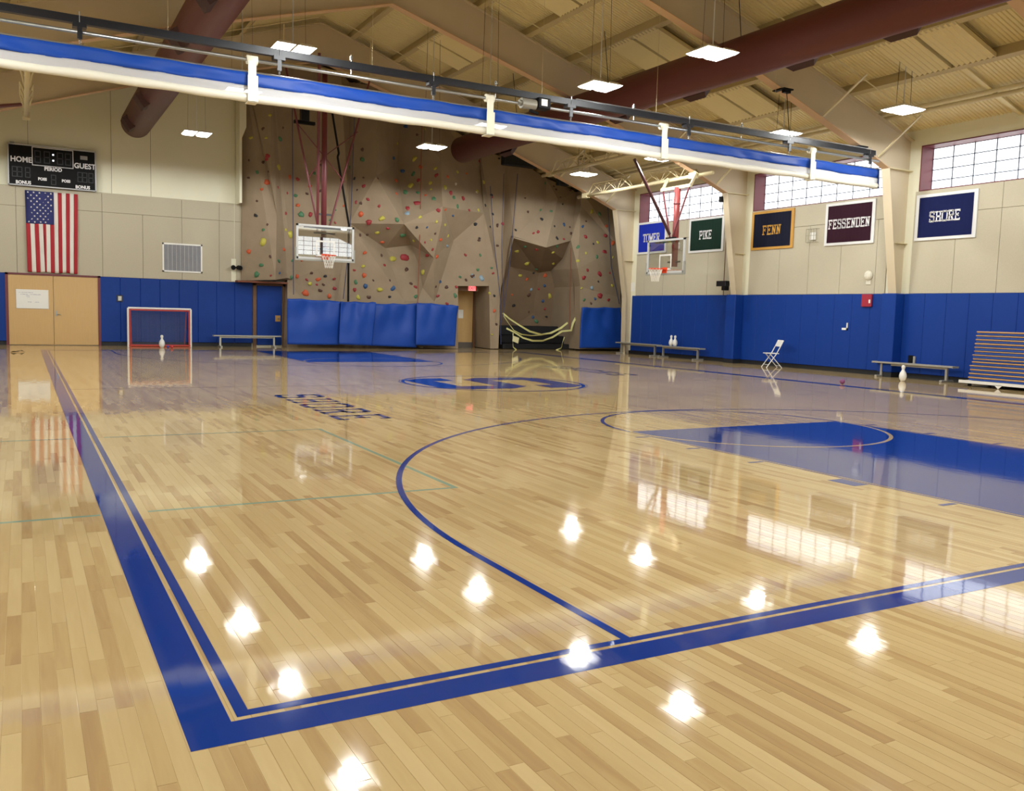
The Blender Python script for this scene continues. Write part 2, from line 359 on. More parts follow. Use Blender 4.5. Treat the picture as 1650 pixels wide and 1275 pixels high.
def lettering(word, place, h, wid, t=.16, gap=.16):
    """quads of the word; place(u, v) -> 3-D point, u across 0..wid, v up 0..h"""
    tot = sum(WID.get(c, .7) for c in word) + gap * 2.0 * (len(word) - 1); sx = wid / tot; b = MB(); x = 0
    for c in word:
        for st in G[c]:
            if st[0] == 'b':
                v = t / 2 if st[2] == 0 else 1 - t / 2; segs = [((st[1] - .17, v), (st[1] + .17, v))]; tt = t * .75
            else:
                cl = lambda v: min(max(v, t / 2), 1 - t / 2)
                segs = [((a[0], cl(a[1])), (bb[0], cl(bb[1]))) for a, bb in zip(st[:-1], st[1:])]; tt = t
            for a, bb in segs:
                A = Vector((a[0] * sx, a[1] * h)); B = Vector((bb[0] * sx, bb[1] * h)); A.x += x * sx; B.x += x * sx
                if (B - A).length < 1e-6: continue
                d = (B - A).normalized(); wv = tt * (h * abs(d.x) + sx * abs(d.y)) ; n = Vector((-d.y, d.x)) * wv / 2; e = d * wv * .3
                b.add([place(*p) for p in (A - e - n, B + e - n, B + e + n, A - e + n)], [(0, 1, 2, 3)])
        x += WID.get(c, .7) + gap * 2.0
    return b
lettering('SHORE', lambda u, v: (2.88 + v, 11.3 - u, Z1), .74, 3.4, .12, .2).build('court_lettering', M_PBLUE, floor)['label'] = 'blue SHORE lettering near the left sideline'
lettering('SHORE', lambda u, v: (W_ - 2.88 - v, L_ - 11.3 + u, Z1), .74, 3.4, .12, .2).build('court_lettering', M_PBLUE, floor)['label'] = 'blue SHORE lettering near the right sideline'

# ================================================================= WALLS
def boards(name, parent, origin, ax, cells, m, th=.03, gap=.004):
    """flat boards; ax 'x': on a wall facing -Y (u = x), 'y': on a wall facing -X (u = y); cells = (u0, u1, z0, z1)"""
    for (u0, u1, z0, z1) in cells:
        b = MB()
        if ax == 'x': b.cbox((u0 + gap, origin - th, z0 + gap), (u1 - gap, origin, z1 - gap), .006)
        else: b.cbox((origin - th, u0 + gap, z0 + gap), (origin, u1 - gap, z1 - gap), .006)
        b.build(name, m, parent)
def pad_row(parent, org, ax, us, m=None, z0=.13, z1=PADZ, th=.055, step=.612):
    for (a, e) in us:
        n = max(1, round((e - a) / step)); wd = (e - a) / n; src = None
        for i in range(n):
            u = a + i * wd
            if src is None:
                b = MB()
                if ax == 'x': b.cbox((0, -th, z0), (wd - .002, 0, z1), .012)
                else: b.cbox((-th, 0, z0), (0, wd - .002, z1), .012)
                bb = b; src = bb.build('wall_pad', m or M_PAD); src.parent = parent; o = src
            else: o = inst(src, 'wall_pad', (0, 0, 0), parent)
            o.location = (u, org, 0) if ax == 'x' else (org, u, 0)
# --- right wall
wr = struct('wall_right', label='cream wall with blue pads, tan acoustic boards and high windows')
bays = [(a + .4, b - .35) for a, b in zip(COLS[1:], COLS[:-1])]       # (near jamb, far jamb)
b = MB(); T = .6
YE = 25.75
b.box((XR, YN, 0), (XR + T, YE, WZ0)); b.box((XR, YN, WZ1), (XR + T, YE, 7.0)); b.box((XR + T, YE - .2, 0), (23.4, YE, 7.0)); b.box((23.4, YE - .2, 0), (23.6, YB + .2, 7.0)); b.box((XR + .3, YE - .2, 6.65), (23.4, YB + .2, 6.8))
prev = YN
for (a, e) in sorted(bays): b.box((XR, prev, WZ0), (XR + T, a, WZ1)); prev = e
b.box((XR, prev, WZ0), (XR + T, YE, WZ1))
b.build('wall_shell', M_CREAM, wr)
MB().box((XR - .012, YN, .0), (XR, YE, .13)).build('baseboard_right', M_BASEB)['kind'] = 'structure'
pad_row(wr, XR, 'y', [(YN, -5.56), (-5.1, .59), (1.05, 6.74), (7.2, 12.89), (13.35, 19.04), (19.5, 25.19)])
seg = [(7.3, 12.78, [9.1, 10.33, 11.52]), (13.55, 18.87, [13.9, 15.14, 16.35, 17.55]), (19.7, 25.02, [20.9, 22.1, 23.35, 24.5]), (1.1, 6.6, [2.3, 3.5, 4.7, 5.9]), (-5.1, .4, [-3.9, -2.7, -1.5, -.3])]
for (a, e, js) in seg:
    c = []
    u = [a] + js + [e]
    for i in range(len(u) - 1):
        c.append((u[i], u[i + 1], PADZ, 4.36))
    up = u[::2] + ([u[-1]] if len(u) % 2 == 0 else [])
    for i in range(len(up) - 1): c.append((up[i], up[i + 1], 4.36, TANZ))
    boards('acoustic_board', wr, XR, 'y', c, M_TAN)
    MB().box((XR - .008, a, PADZ), (XR, e, TANZ)).build('board_backing', M_GAP, wr)
# column boots in blue padding
for y in COLS[1:]:
    MB().cbox((20.0, y - .16, .13), (XR, y + .3, PADZ), .02).build('column_pad', M_PAD, wr)
    MB().box((20.02, y - .155, 0), (XR, y + .295, .13)).build('column_baseboard', M_BASEB, wr)
# windows
XG = XR + .46
for i, (a, e) in enumerate(bays):
    wn = struct('window_%d' % (i + 1), (XG, (a + e) / 2, WZ0), 'high grid of translucent panes in a deep maroon reveal')
    fb = MB(); t = .03
    fb.box((XR - .01, a, WZ1 - t), (XG + .02, e, WZ1)); fb.box((XR - .01, e - t, WZ0), (XG + .02, e, WZ1 - t)); fb.box((XR - .01, a, WZ0), (XG + .02, a + t, WZ1 - t)); fb.box((XR + .005, a + t, WZ0), (XG + .02, e - t, WZ0 + t))
    fb.build('window_reveal', M_MAROON, wn)
    nc = round((e - a) / .61); nr = 4; cw = (e - a - 2 * t) / nc; rh = (WZ1 - WZ0 - 2 * t) / nr; src = None; gb = MB()
    for k in range(nc + 1): gb.box((XG - .012, a + t + k * cw - .014, WZ0 + t), (XG + .01, a + t + k * cw + .014, WZ1 - t))
    for k in range(nr + 1): gb.box((XG - .012, a + t, WZ0 + t + k * rh - .012), (XG + .01, e - t, WZ0 + t + k * rh + .012))
    gb.build('grid_bars', M_MULL, wn)
    for k in range(nc):
        for j in range(nr):
            if src is None:
                src = MB().box((0, 0, 0), (.02, cw - .014, rh - .012)).build('pane', M_PANE); src.parent = wn; o = src
            else: o = inst(src, 'pane', (0, 0, 0), wn)
            o.location = (0, a + t + k * cw + .007 - (a + e) / 2, t + j * rh + .006)
# --- far wall: door wall (left part) and the wall behind the climbing wall
wf = struct('wall_far', label='cream gable wall with tan boards and blue pads')
def gable(x0, x1, y0, y1, z0=0, top=.12):
    xs = [x0] + ([XM] if x0 < XM < x1 else []) + [x1]; pts = [(x0, y0, z0), (x1, y0, z0)] + [(x, y0, deckz(x) + top) for x in reversed(xs)]
    return pts
MB().prism(gable(XL - .3, CX, YF, YF, 0), (0, .9, 0)).build('wall_shell', M_CREAM, wf)
MB().box((CX, YF, 0), (8.3, YF + .9, 2.5)).build('wall_shell', M_CREAM, wf)
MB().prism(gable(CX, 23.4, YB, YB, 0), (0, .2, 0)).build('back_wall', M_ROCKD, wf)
MB().prism([at(px, py, 'y', 28.62) for px, py in ((386, 120), (397, 120), (397, 205), (390, 222), (390, 327), (386, 327))], (0, .66, 0)).build('wall_return', M_CREAM, wf)
ju = [XL, -4.4, -3.2, -1.98, -.775, .46, 1.697, 2.936, 4.186, 5.424, CX]
boards('acoustic_board', wf, YF, 'x', [(a, e, PADZ, 4.4) for a, e in zip(ju[:-1], ju[1:])] + [(a, e, 4.4, TANZ + .03) for a, e in ((XL, -3.2), (-3.2, -.775), (-.775, 1.697), (1.697, 4.186), (4.186, 5.424), (5.424, CX))], M_TAN)
MB().box((XL, YF - .008, PADZ), (CX, YF, TANZ)).build('board_backing', M_GAP, wf)
for x in (-2.8, -.4, 2.0, 3.21): MB().box((x - .005, YF - .006, TANZ + .03), (x + .005, YF, deckz(x) - .1)).build('wall_seam', M_GAP, wf)
pad_row(wf, YF, 'x', [(XL, -1.1), (1.6, 6.57)])
MB().box((XL, YF - .015, 0), (-1.1, YF, .13)).build('baseboard_far', M_BASEB)['kind'] = 'structure'
MB().box((1.6, YF - .015, 0), (6.55, YF, .13)).build('baseboard_far', M_BASEB)['kind'] = 'structure'
# double door
d1 = struct('door_1', (.25, YF, 0), 'pale maple double doors in a maroon frame')
fb = MB(); fb.box((-1.12, YF - .07, 0), (-1.04, YF, 2.3)); fb.box((1.54, YF - .07, 0), (1.62, YF, 2.3)); fb.box((-1.12, YF - .07, 2.24), (1.62, YF, 2.3)); fb.build('door_frame', M_MAROON, d1)
MB().cbox((-1.04, YF - .05, .02), (.225, YF, 2.24), .004).build('door_leaf', M_DOOR, d1)
rl = MB().cbox((.235, YF - .05, .02), (1.54, YF, 2.24), .004).build('door_leaf', M_DOOR, d1)
MB().tube((.31, YF - .05, 1.02), (.31, YF - .11, 1.02), .02).tube((.31, YF - .1, 1.02), (.44, YF - .1, 1.0), .011).box((.285, YF - .058, .95), (.335, YF - .05, 1.12)).build('door_handle', M_CHROME, rl)
# padded blue door under the climbing overhang
d2 = struct('door_2', (7.1, YF, 0), 'dark blue padded door under the climbing wall overhang')
MB().cbox((6.72, YF - .06, .06), (7.62, YF, 2.2), .015).build('door_leaf', M_PAD, d2)
MB().box((6.58, YF - .08, 0), (6.7, YF, 2.3)).box((6.58, YF - .08, 2.2), (7.75, YF, 2.3)).box((7.64, YF - .08, 0), (7.75, YF, 2.3)).build('door_frame', M_BROWN, d2)
MB().box((7.38, YF - .075, .92), (7.56, YF - .06, 1.14)).build('latch_plate', mat('brass_plate', 'b98f4e', .4), d2)
MB().sphere((7.49, YF - .1, 1.03), .035).build('door_handle', M_CHROME, d2)
# --- left wall and near wall
wl = struct('wall_left', label='cream left wall with blue pads'); MB().box((XL - .3, YN, 0), (XL, YF, deckz(XL) + .1)).build('wall_shell', M_CREAM, wl)
MB().box((XL, YN, PADZ), (XL + .03, YF, TANZ)).build('acoustic_board', M_TAN, wl)
MB().box((XL, YN, .13), (XL + .055, YF, PADZ)).build('wall_pad', M_PAD, wl)
wn_ = struct('wall_near', label='near gable wall behind the viewer with windows')
b = MB(); b.box((XL - .3, YN - .3, 0), (XR + .6, YN, 5.0)); b.box((XL - .3, YN - .3, 5.0), (15.2, YN, 6.2)); b.box((20.0, YN - .3, 5.0), (XR + .6, YN, 6.2))
b.prism([(XL - .3, YN - .3, 6.2), (XR + .6, YN - .3, 6.2), (XR + .6, YN - .3, 6.7), (XM, YN - .3, deckz(XM) + .1), (XL - .3, YN - .3, deckz(XL) + .1)], (0, .3, 0))
b.build('wall_shell', M_CREAM, wn_)
MB().box((XL, YN, .13), (XR, YN + .055, PADZ)).build('wall_pad', M_PAD, wn_)
w6 = struct('window_6', (17.6, YN - .15, 5), 'window grid in the near gable wall')
gb = MB()
for k in range(9): gb.box((15.2 + k * .6 - .012, YN - .16, 5), (15.2 + k * .6 + .012, YN - .13, 6.2))
gb.box((16.9, YN - .17, 5), (17.1, YN - .12, 6.2))
for k in range(5): gb.box((15.2, YN - .16, 5 + k * .3 - .01), (20, YN - .13, 5 + k * .3 + .01))
gb.build('grid_bars', M_MULL, w6); src = None
for k in range(8):
    for j in range(4):
        if src is None: src = MB().box((0, 0, 0), (.57, .02, .27)).build('pane', M_PANE); src.parent = w6; o = src
        else: o = inst(src, 'pane', (0, 0, 0), w6)
        o.location = (-2.385 + k * .6, -.03, .015 + j * .3)

# ================================================================= CEILING
ce = struct('ceiling', label='ribbed metal roof deck on purlins')
prof = []
y = YN
while y < YB:
    prof += [(y, 0), (y + .04, 0), (y + .052, .022), (y + .088, .022)]; y += .1
for (xa, xb) in ((XM, XR + .3), (XM, XL - .3)):
    za = deckz(XM); zb = za - .325 * abs(xb - xa); V = []; F = []
    for (yy, dz) in prof: V += [(xa, yy, za + dz), (xb, yy, zb + dz)]
    for i in range(len(prof) - 1): F.append((2 * i, 2 * i + 1, 2 * i + 3, 2 * i + 2))
    MB().add(V, F).add([(xa, YN - .3, za + .1), (xb, YN - .3, zb + .1), (xb, YB + .2, zb + .1), (xa, YB + .2, za + .1)], [(0, 1, 2, 3)]).build('roof_deck', M_DECK, ce)
for k in range(8):
    for s in (1, -1):
        x = XM + s * (19.3 - 1.5 * k - XM)
        if k == 7 and s == -1: continue
        z = deckz(x)
        if k == 0:
            b = MB(); b.tube((x, YN, z - .16), (x, YB, z - .16), .055, 10); b.tube((x - s * .16, YN, z - .07), (x - s * .16, YB, z - .07), .05, 10); b.build('eave_purlin', M_STEELC, ce, True)
        else:
            b = MB(); b.bar((x, YN, z - .125), (x, YB, z - .125), .02, .25, (.31 * s, 0, .95)); b.bar((x + .05 * s, YN, z - .255), (x + .05 * s, YB, z - .255), .13, .014, (.31 * s, 0, .95)); b.build('purlin', mat('purlin_shaded', 'beb088', .55, noise=.04, nscale=1), ce)  # shading of the purlins against the deck is put into this darker colour
# struts between purlins, sag rods
for yb in COLS[:5]:
    for s in (1, -1):
        for y0 in (yb - 3.0,):
            for (xa, xb) in ((19.3, 17.8), (20.4, 19.3)):
                xa_, xb_ = (xa, xb) if s == 1 else (2 * XM - xa, 2 * XM - xb)
                MB().bar((xa_, y0, deckz(xa) - .08), (xb_, y0, deckz(xb) - .08), .1, .03).build('purlin_brace', M_DECK, ce)
        for y0 in (yb - .9, yb - 5.2):
            xs = [XM + s * (19.4 - XM), XM + s * .3]
            MB().tube((xs[0], y0, deckz(19.4) - .26), (xs[1], y0, deckz(8.1) - .26), .016, 6).build('sag_rod', M_STEELC, ce)
# acoustic panels under the deck, in pairs
def baffle(x0, x1, y0, y1):
    n = 14; V = []; F = []
    for i in range(n + 1):
        yy = y0 + (y1 - y0) * i / n; dz = .02 * (1 if i % 2 else -1)
        for x in (x0, x1):
            V += [(x, yy, deckz(x) - .25 + dz), (x, yy, deckz(x) - .17)]
    for i in range(n):
        a = 4 * i; c = a + 4; F += [(a, a + 2, c + 2, c), (a + 1, c + 1, c + 3, a + 3), (a, c, c + 1, a + 1), (a + 2, a + 3, c + 3, c + 2)]
    F += [(0, 1, 3, 2), (4 * n, 4 * n + 2, 4 * n + 3, 4 * n + 1)]
    return MB().add(V, F)
for yb in COLS[:5]:
    for (xa, xb) in ((16.3, 17.75), (13.3, 14.75), (10.3, 11.75)):
        for s in (1, -1):
            for (y0, y1) in ((-2.95, -2.0), (-4.0, -3.06)):
                p, q = (xa, xb) if s == 1 else (2 * XM - xa, 2 * XM - xb)
                baffle(p, q, yb + y0, yb + y1).build('acoustic_panel', M_DECK, ce)
# rigid steel frames
FL = [(19.86, 2.0), (19.46, 5.56), (18.0, 6.13), (16.6, 6.62), (15.0, 7.18), (13.3, 7.75), (10.6, 8.52), (XM, 9.3)]
for i, y in enumerate(COLS):
    fr = thing('steel_frame', ['beige steel roof frame farthest away, in front of the climbing wall', 'beige steel roof frame between the PIKE and FENN banners', 'beige steel roof frame between the FESSENDEN and SHORE banners', 'beige steel roof frame above the near half of the court', 'beige steel roof frame almost above the viewer', 'beige steel roof frame behind the viewer'][i], 'steel frame', (XM, y, 0))
    for s in (1, -1):
        mx = lambda x: XM + s * (x - XM)
        wb = MB(); w = .014
        cp = [(20.12, 0.0), (20.06, 2.2), (19.46, 5.56), (20.4, 5.56), (20.4, 0)]
        if s == -1: cp = [(19.9, 0), (19.46, 5.56), (20.4, 5.56), (20.4, 0)]
        wb.prism([(mx(x), y - w / 2, z) for x, z in cp], (0, w, 0)).build('column_web', M_STEEL, fr)
        top = [(20.4, deckz(20.4) - .2), (XM, deckz(XM) - .25)]
        rp = [(20.4, 5.56)] + FL[1:] + [(XM, deckz(XM) - .25), (20.4, deckz(20.4) - .25)]
        MB().prism([(mx(x), y - w / 2, z) for x, z in rp], (0, w, 0)).build('rafter_web', M_STEEL, fr)
        b = MB(); P = [Vector((mx(x), y, z)) for x, z in [(20.12, 0.0), (20.07, 2.2), (19.46, 5.56)]]
        b.bar(P[0], P[1], .26, .02, (1, 0, 0)); b.bar(P[1], P[2], .26, .02, (1, 0, 0)); b.build('column_flange', M_STEEL, fr)
        b = MB()
        for p, q in zip(FL[1:-1], FL[2:]): b.bar((mx(p[0]), y, p[1]), (mx(q[0]), y, q[1]), .24, .02)
        b.build('rafter_flange', mat('peach_steel_paint', 'cfae8c', .5), fr)
        MB().bar((mx(20.4), y, deckz(20.4) - .25), (XM, y, deckz(XM) - .25), .24, .02).build('top_flange', M_STEEL, fr)
        MB().box((mx(19.46), y - .13, 5.55), (mx(20.4), y + .13, 5.575)).build('knee_plate', M_STEELC, fr)
        if y > 0:
            MB().box((mx(20.0), y - .12, 3.62), (mx(20.38), y + .12, 3.635)).build('bracket', M_STEELC, fr)
        for x in (19.0, 16.9):   # flange braces to purlins
            for q in ((-1,)):
                zz = 5.56 + (19.46 - x) * .37
                MB().bar((mx(x), y - .1, zz + .05), (mx(x + .35), y - 1.05, deckz(x + .35) - .22), .09, .03).build('flange_brace', M_STEELC, fr)

# ================================================================= DUCTS
def duct(x, y0, y1, lab):
    d = thing('air_duct', lab, 'duct', (x, y1, 7.15))
    MB().tube((x + (.5 if x > XM else 0), y0, 7.15), (x + (.15 if x > XM else 0), y1, 7.2), .45, 40).build('duct_pipe', M_DUCT, d, False)
    for p in d.children[0].data.polygons: p.use_smooth = len(p.vertices) < 6
    for yy in [v for v in (8.2, 10.6, 13.9, 17.0, 20.5, 23.4, 26.9) if y0 < v < y1 - .8]:
        for s in ((1,) if x > XM else (-1, )):
            a = math.radians(-35 if s == 1 else -145); c = Vector((x + (.33 if x > XM else 0), yy, 7.17)) + Vector((math.cos(a), 0, math.sin(a))) * .45; o_ = Vector((math.cos(a), 0, math.sin(a))); t_ = Vector((-math.sin(a), 0, math.cos(a)))
            V = [c + o_ * (.1 * k - .06 * (1 - k)) + t_ * (i * .2) + Vector((0, j * (.4 - .12 * k), 0)) for k in (0, 1) for (i, j) in ((-1, -1), (1, -1), (1, 1), (-1, 1))]
            MB().add(V, [(0, 1, 2, 3), (4, 5, 6, 7), (0, 1, 5, 4), (1, 2, 6, 5), (2, 3, 7, 6), (3, 0, 4, 7)]).build('register_box', M_DUCTD, d)
    for yy in range(int(y0) + 2, int(y1), 5):
        MB().tube((x + .2, yy, 7.55), (x, yy, deckz(x) - .05), .01, 6).build('hanger_rod', M_BLACKM, d)
    return d
duct(13.0, YN + 1, 25.9, 'long round maroon duct running above the right half of the court')
duct(2.66, YN + 1, 28.3, 'round maroon duct ending above and right of the scoreboard')

# ================================================================= LAMPS
LZ = 6.4
lamps = {
 (3.88, 24.4): 'lit twin fixture hanging right of the scoreboard', (3.92, 18.5): None, (4.0, 14.4): None, (4.0, 10.4): None, (4.0, 5.2): None,
 (10.29, 22.04): 'lit twin fixture hanging in front of the middle of the climbing wall', (10.35, 18.4): 'lit twin fixture half hidden behind the rolled curtain, right of the middle', (10.39, 13.26): 'lit twin fixture beside the long maroon duct, above the curtain motor', (10.75, 10.09): 'lit twin fixture below the near end of the maroon duct', (10.7, 5.4): None,
 (16.7, 23.4): 'lit twin fixture beside the farthest steel frame', (16.86, 19.35): 'lit twin fixture just under the curtain, above the side basket', (17.1, 14.45): 'lit twin fixture above the right part of the curtain', (17.3, 10.95): 'lit twin fixture nearest the upper right windows', (17.2, 5.6): None,
 (-2.6, 24.2): None, (-2.6, 19.4): None, (-2.6, 14.4): None, (-2.6, 10.3): None, (-2.6, 5.2): None, (3.85, 0): None, (10.3, 0): None, (16.4, .4): None, (-2.4, 0): None, (10.3, -4): None, (3.85, -4): None}
proto = None
def make_lamp():
    t = thing('hanging_lamp', 'lamp', 'lamp', (0, 0, LZ))
    for s in (-1, 1):
        V = [(s * .2 + i * .175, j * .31, LZ - .035 * k) for k in (0, 1) for (i, j) in (((-1, -1), (1, -1), (1, 1), (-1, 1)) if k == 0 else ((-.75, -.85), (.75, -.85), (.75, .85), (-.75, .85)))]
        MB().add(V, [(0, 1, 2, 3), (4, 5, 6, 7), (0, 1, 5, 4), (1, 2, 6, 5), (2, 3, 7, 6), (3, 0, 4, 7)]).build('lamp_lens', M_LENS, t)
        V = [(s * .2 + i * (.185 if k == 0 else .1), j * (.33 if k == 0 else .22), LZ + .003 + .07 * k) for k in (0, 1) for (i, j) in ((-1, -1), (1, -1), (1, 1), (-1, 1))]
        MB().add(V, [(0, 1, 2, 3), (4, 5, 6, 7), (0, 1, 5, 4), (1, 2, 6, 5), (2, 3, 7, 6), (3, 0, 4, 7)]).build('lamp_housing', M_WHITE, t)
    return t
for k, ((x, y), lab) in enumerate(lamps.items()):
    if proto is None: proto = make_lamp(); o = proto
    else: o = copy_tree(proto)
    o.location = (x, y, LZ)
    o['label'] = lab or 'twin hanging light fixture out of view, over %s' % ('the left side' if x < 5 else 'the middle' if x < 12 else 'the right side')
    o['group'] = 'hanging hall lights'
    h = deckz(x) - LZ
    st = MB().tube((0, 0, .07), (0, 0, h), .012, 6).build('lamp_stem', M_WHITE); st.parent = o
    wv = MB().tube((-.25, 0, .06), (-.2, 0, h), .003, 4).tube((.25, 0, .06), (.2, 0, h), .003, 4).build('lamp_cable', M_BLACK); wv.parent = o
    ld = bpy.data.lights.new('lamp_light', 'SPOT'); ld.energy = LAMP_W * (.75 if x > 16 else 1.2); ld.spot_size = math.radians(176); ld.spot_blend = .04; ld.shadow_soft_size = .2; ld.color = (.985, 1, .965)
    lo = bpy.data.objects.new('lamp_light', ld); col.objects.link(lo); lo.parent = o; lo.location = (0, 0, -.07)

# ================================================================= ROLLED DIVIDER CURTAIN
YC = 12.7; X0, X1 = -3.2, 18.7
cu = thing('divider_curtain', 'rolled-up divider curtain, blue above white, hanging across the hall', 'curtain', (7.7, YC, 4.9))
def sag(x): return .005 * math.sin(x * 2.04) + .003 * math.sin(x * 5.3)
n = 260
def sheet(z0, z1, amp, k, name, m, th=.02, rows=4):
    V = []; F = []
    for i in range(n + 1):
        x = X0 + (X1 - X0) * i / n
        for j in range(rows + 1):
            f = j / rows; z = z0 + (z1 - z0) * f + sag(x)
            V.append((x, YC - th / 2 - .02 + amp * (1 - .4 * f) * math.sin(x * k + 2 * math.sin(x * 1.3 + f * 2)) + .01 * math.sin(x * 3.1 + f * 5), z))
    for i in range(n):
        for j in range(rows): a = i * (rows + 1) + j; F.append((a, a + rows + 1, a + rows + 2, a + 1))
    o = MB().add(V, F).build(name, m, cu, True); md = o.modifiers.new('thickness', 'SOLIDIFY'); md.thickness = .02; return o
sheet(5.18, 5.4, .014, 9, 'blue_vinyl', M_CURTB)
sheet(5.02, 5.185, .003, 3, 'white_mesh', M_CURTW)
V = []; F = []; nn = 14
for i in range(n + 1):
    x = X0 + (X1 - X0) * i / n; r = .072 + .004 * math.sin(x * 2.7) + .003 * math.sin(x * 7.1)
    for j in range(nn): t = 2 * PI * j / nn; V.append((x, YC + r * math.cos(t), 4.985 + sag(x) + r * math.sin(t)))
for i in range(n):
    for j in range(nn): F.append((i * nn + j, i * nn + (j + 1) % nn, (i + 1) * nn + (j + 1) % nn, (i + 1) * nn + j))
F += [tuple(range(nn)), tuple(range(n * nn, n * nn + nn))]
MB().add(V, F).build('curtain_roll', M_CURTR, cu, True)
MB().prism([(X1, YC - .08, 4.93), (X1, YC - .05, 5.42), (X1, YC + .05, 5.42), (X1, YC + .08, 4.93)], (.025, 0, 0)).build('end_cap', mat('navy_vinyl', '14224f', .4), cu)
MB().tube((X0, YC, 5.415), (X1 + .15, YC, 5.415), .018, 8).build('top_pipe', M_CHROME, cu)
for x in (-1.72, 2.84, 7.4, 11.7, 16.27):
    b = MB().box((x - .085, YC - .115, 4.9), (x + .085, YC - .095, 5.34)).box((x - .085, YC - .115, 4.895), (x + .085, YC + .1, 4.91)).box((x - .075, YC - .1, 5.3), (x + .06, YC - .085, 5.58))
    b.build('lift_strap', M_STRAP, cu)
    MB().tube((x - .09, YC - .03, 5.61), (x + .09, YC - .03, 5.61), .075, 16).build('strap_spool', M_STRAP, cu, True)
hc = thing('curtain_hoist', 'black beam with silver drive tube and motor above the curtain', 'hoist', (7.7, YC, 5.8))
MB().box((X0, YC - .05, 5.74), (X1 - .15, YC + .05, 5.86)).build('hoist_beam', M_BLACKM, hc)
MB().tube((X0, YC - .03, 5.61), (X1 + .0, YC - .03, 5.61), .03, 12).build('drive_tube', M_CHROME, hc, True)
MB().tube((9.4, YC - .06, 5.875), (X1 - .3, YC - .06, 5.875), .008, 6).tube((9.4, YC - .02, 5.88), (X1 - .3, YC - .02, 5.88), .008, 6).build('cable', M_CHROME, hc)
for x in (.2, 3.3, 6.2, 9.28, 12.4, 15.5, 18.35):
    b = MB().box((x - .1, YC - .08, 5.68), (x + .1, YC + .08, 5.75)).box((x - .035, YC - .07, 5.5), (x + .035, YC - .03, 5.72)).box((x - .1, YC + .05, 5.72), (x - .06, YC + .09, 5.8)); b.build('hanger_bracket', M_BLACKM, hc)
    b = MB()
    for k in range(5): b.torus((x + .004 * (-1) ** k, YC - .05, 5.5 - .02 * k), .014, .005, 'x' if k % 2 else 'y', 8, 5)
    b.tube((x, YC - .05, 5.72), (x, YC - .05, 5.92), .006, 6); b.build('chain', M_CHROME, hc)
for x in (4.6, 7.55, 10.9, 14.0): MB().tube((x, YC, 5.62), (x, YC, 5.99), .008, 6).box((x - .02, YC - .02, 5.9), (x + .02, YC + .02, 5.96)).build('threaded_rod', M_CHROME, hc)
for x in (1.5, 5.0, 8.6, 11.5, 15.0): MB().tube((x, YC, 5.86), (x, YC, deckz(x) - .2), .004, 5).build('hanger_cable', M_STEELC, hc)
for x, z in ((15.55, 7.02), (18.3, 5.98)): MB().box((x - .16, YC + .12, z - .03), (x + .16, YC + .5, z + .0)).box((x - .1, YC + .15, z - .1), (x + .1, YC + .25, z - .03)).tube((x, YC + .2, z), (x, YC + .02, 5.86), .01, 6).build('frame_clamp', M_BLACK, hc)
mo = MB().tube((8.1, YC - .05, 5.62), (8.42, YC - .05, 5.62), .105, 16).tube((8.05, YC - .05, 5.62), (8.1, YC - .05, 5.62), .06, 12).build('motor', mat('grey_motor', '8f8c82', .4, metal=.4), hc)
MB().cbox((8.44, YC - .17, 5.55), (8.72, YC + .06, 5.76), .01).build('control_box', M_BLACK, hc)
MB().box((8.5, YC - .175, 5.6), (8.64, YC - .171, 5.73)).build('control_label', M_WHITE, hc)
MB().tube((8.3, YC - .05, 5.5), (8.5, YC - .05, 5.46), .03, 8).build('motor_cable', M_BLACK, hc)

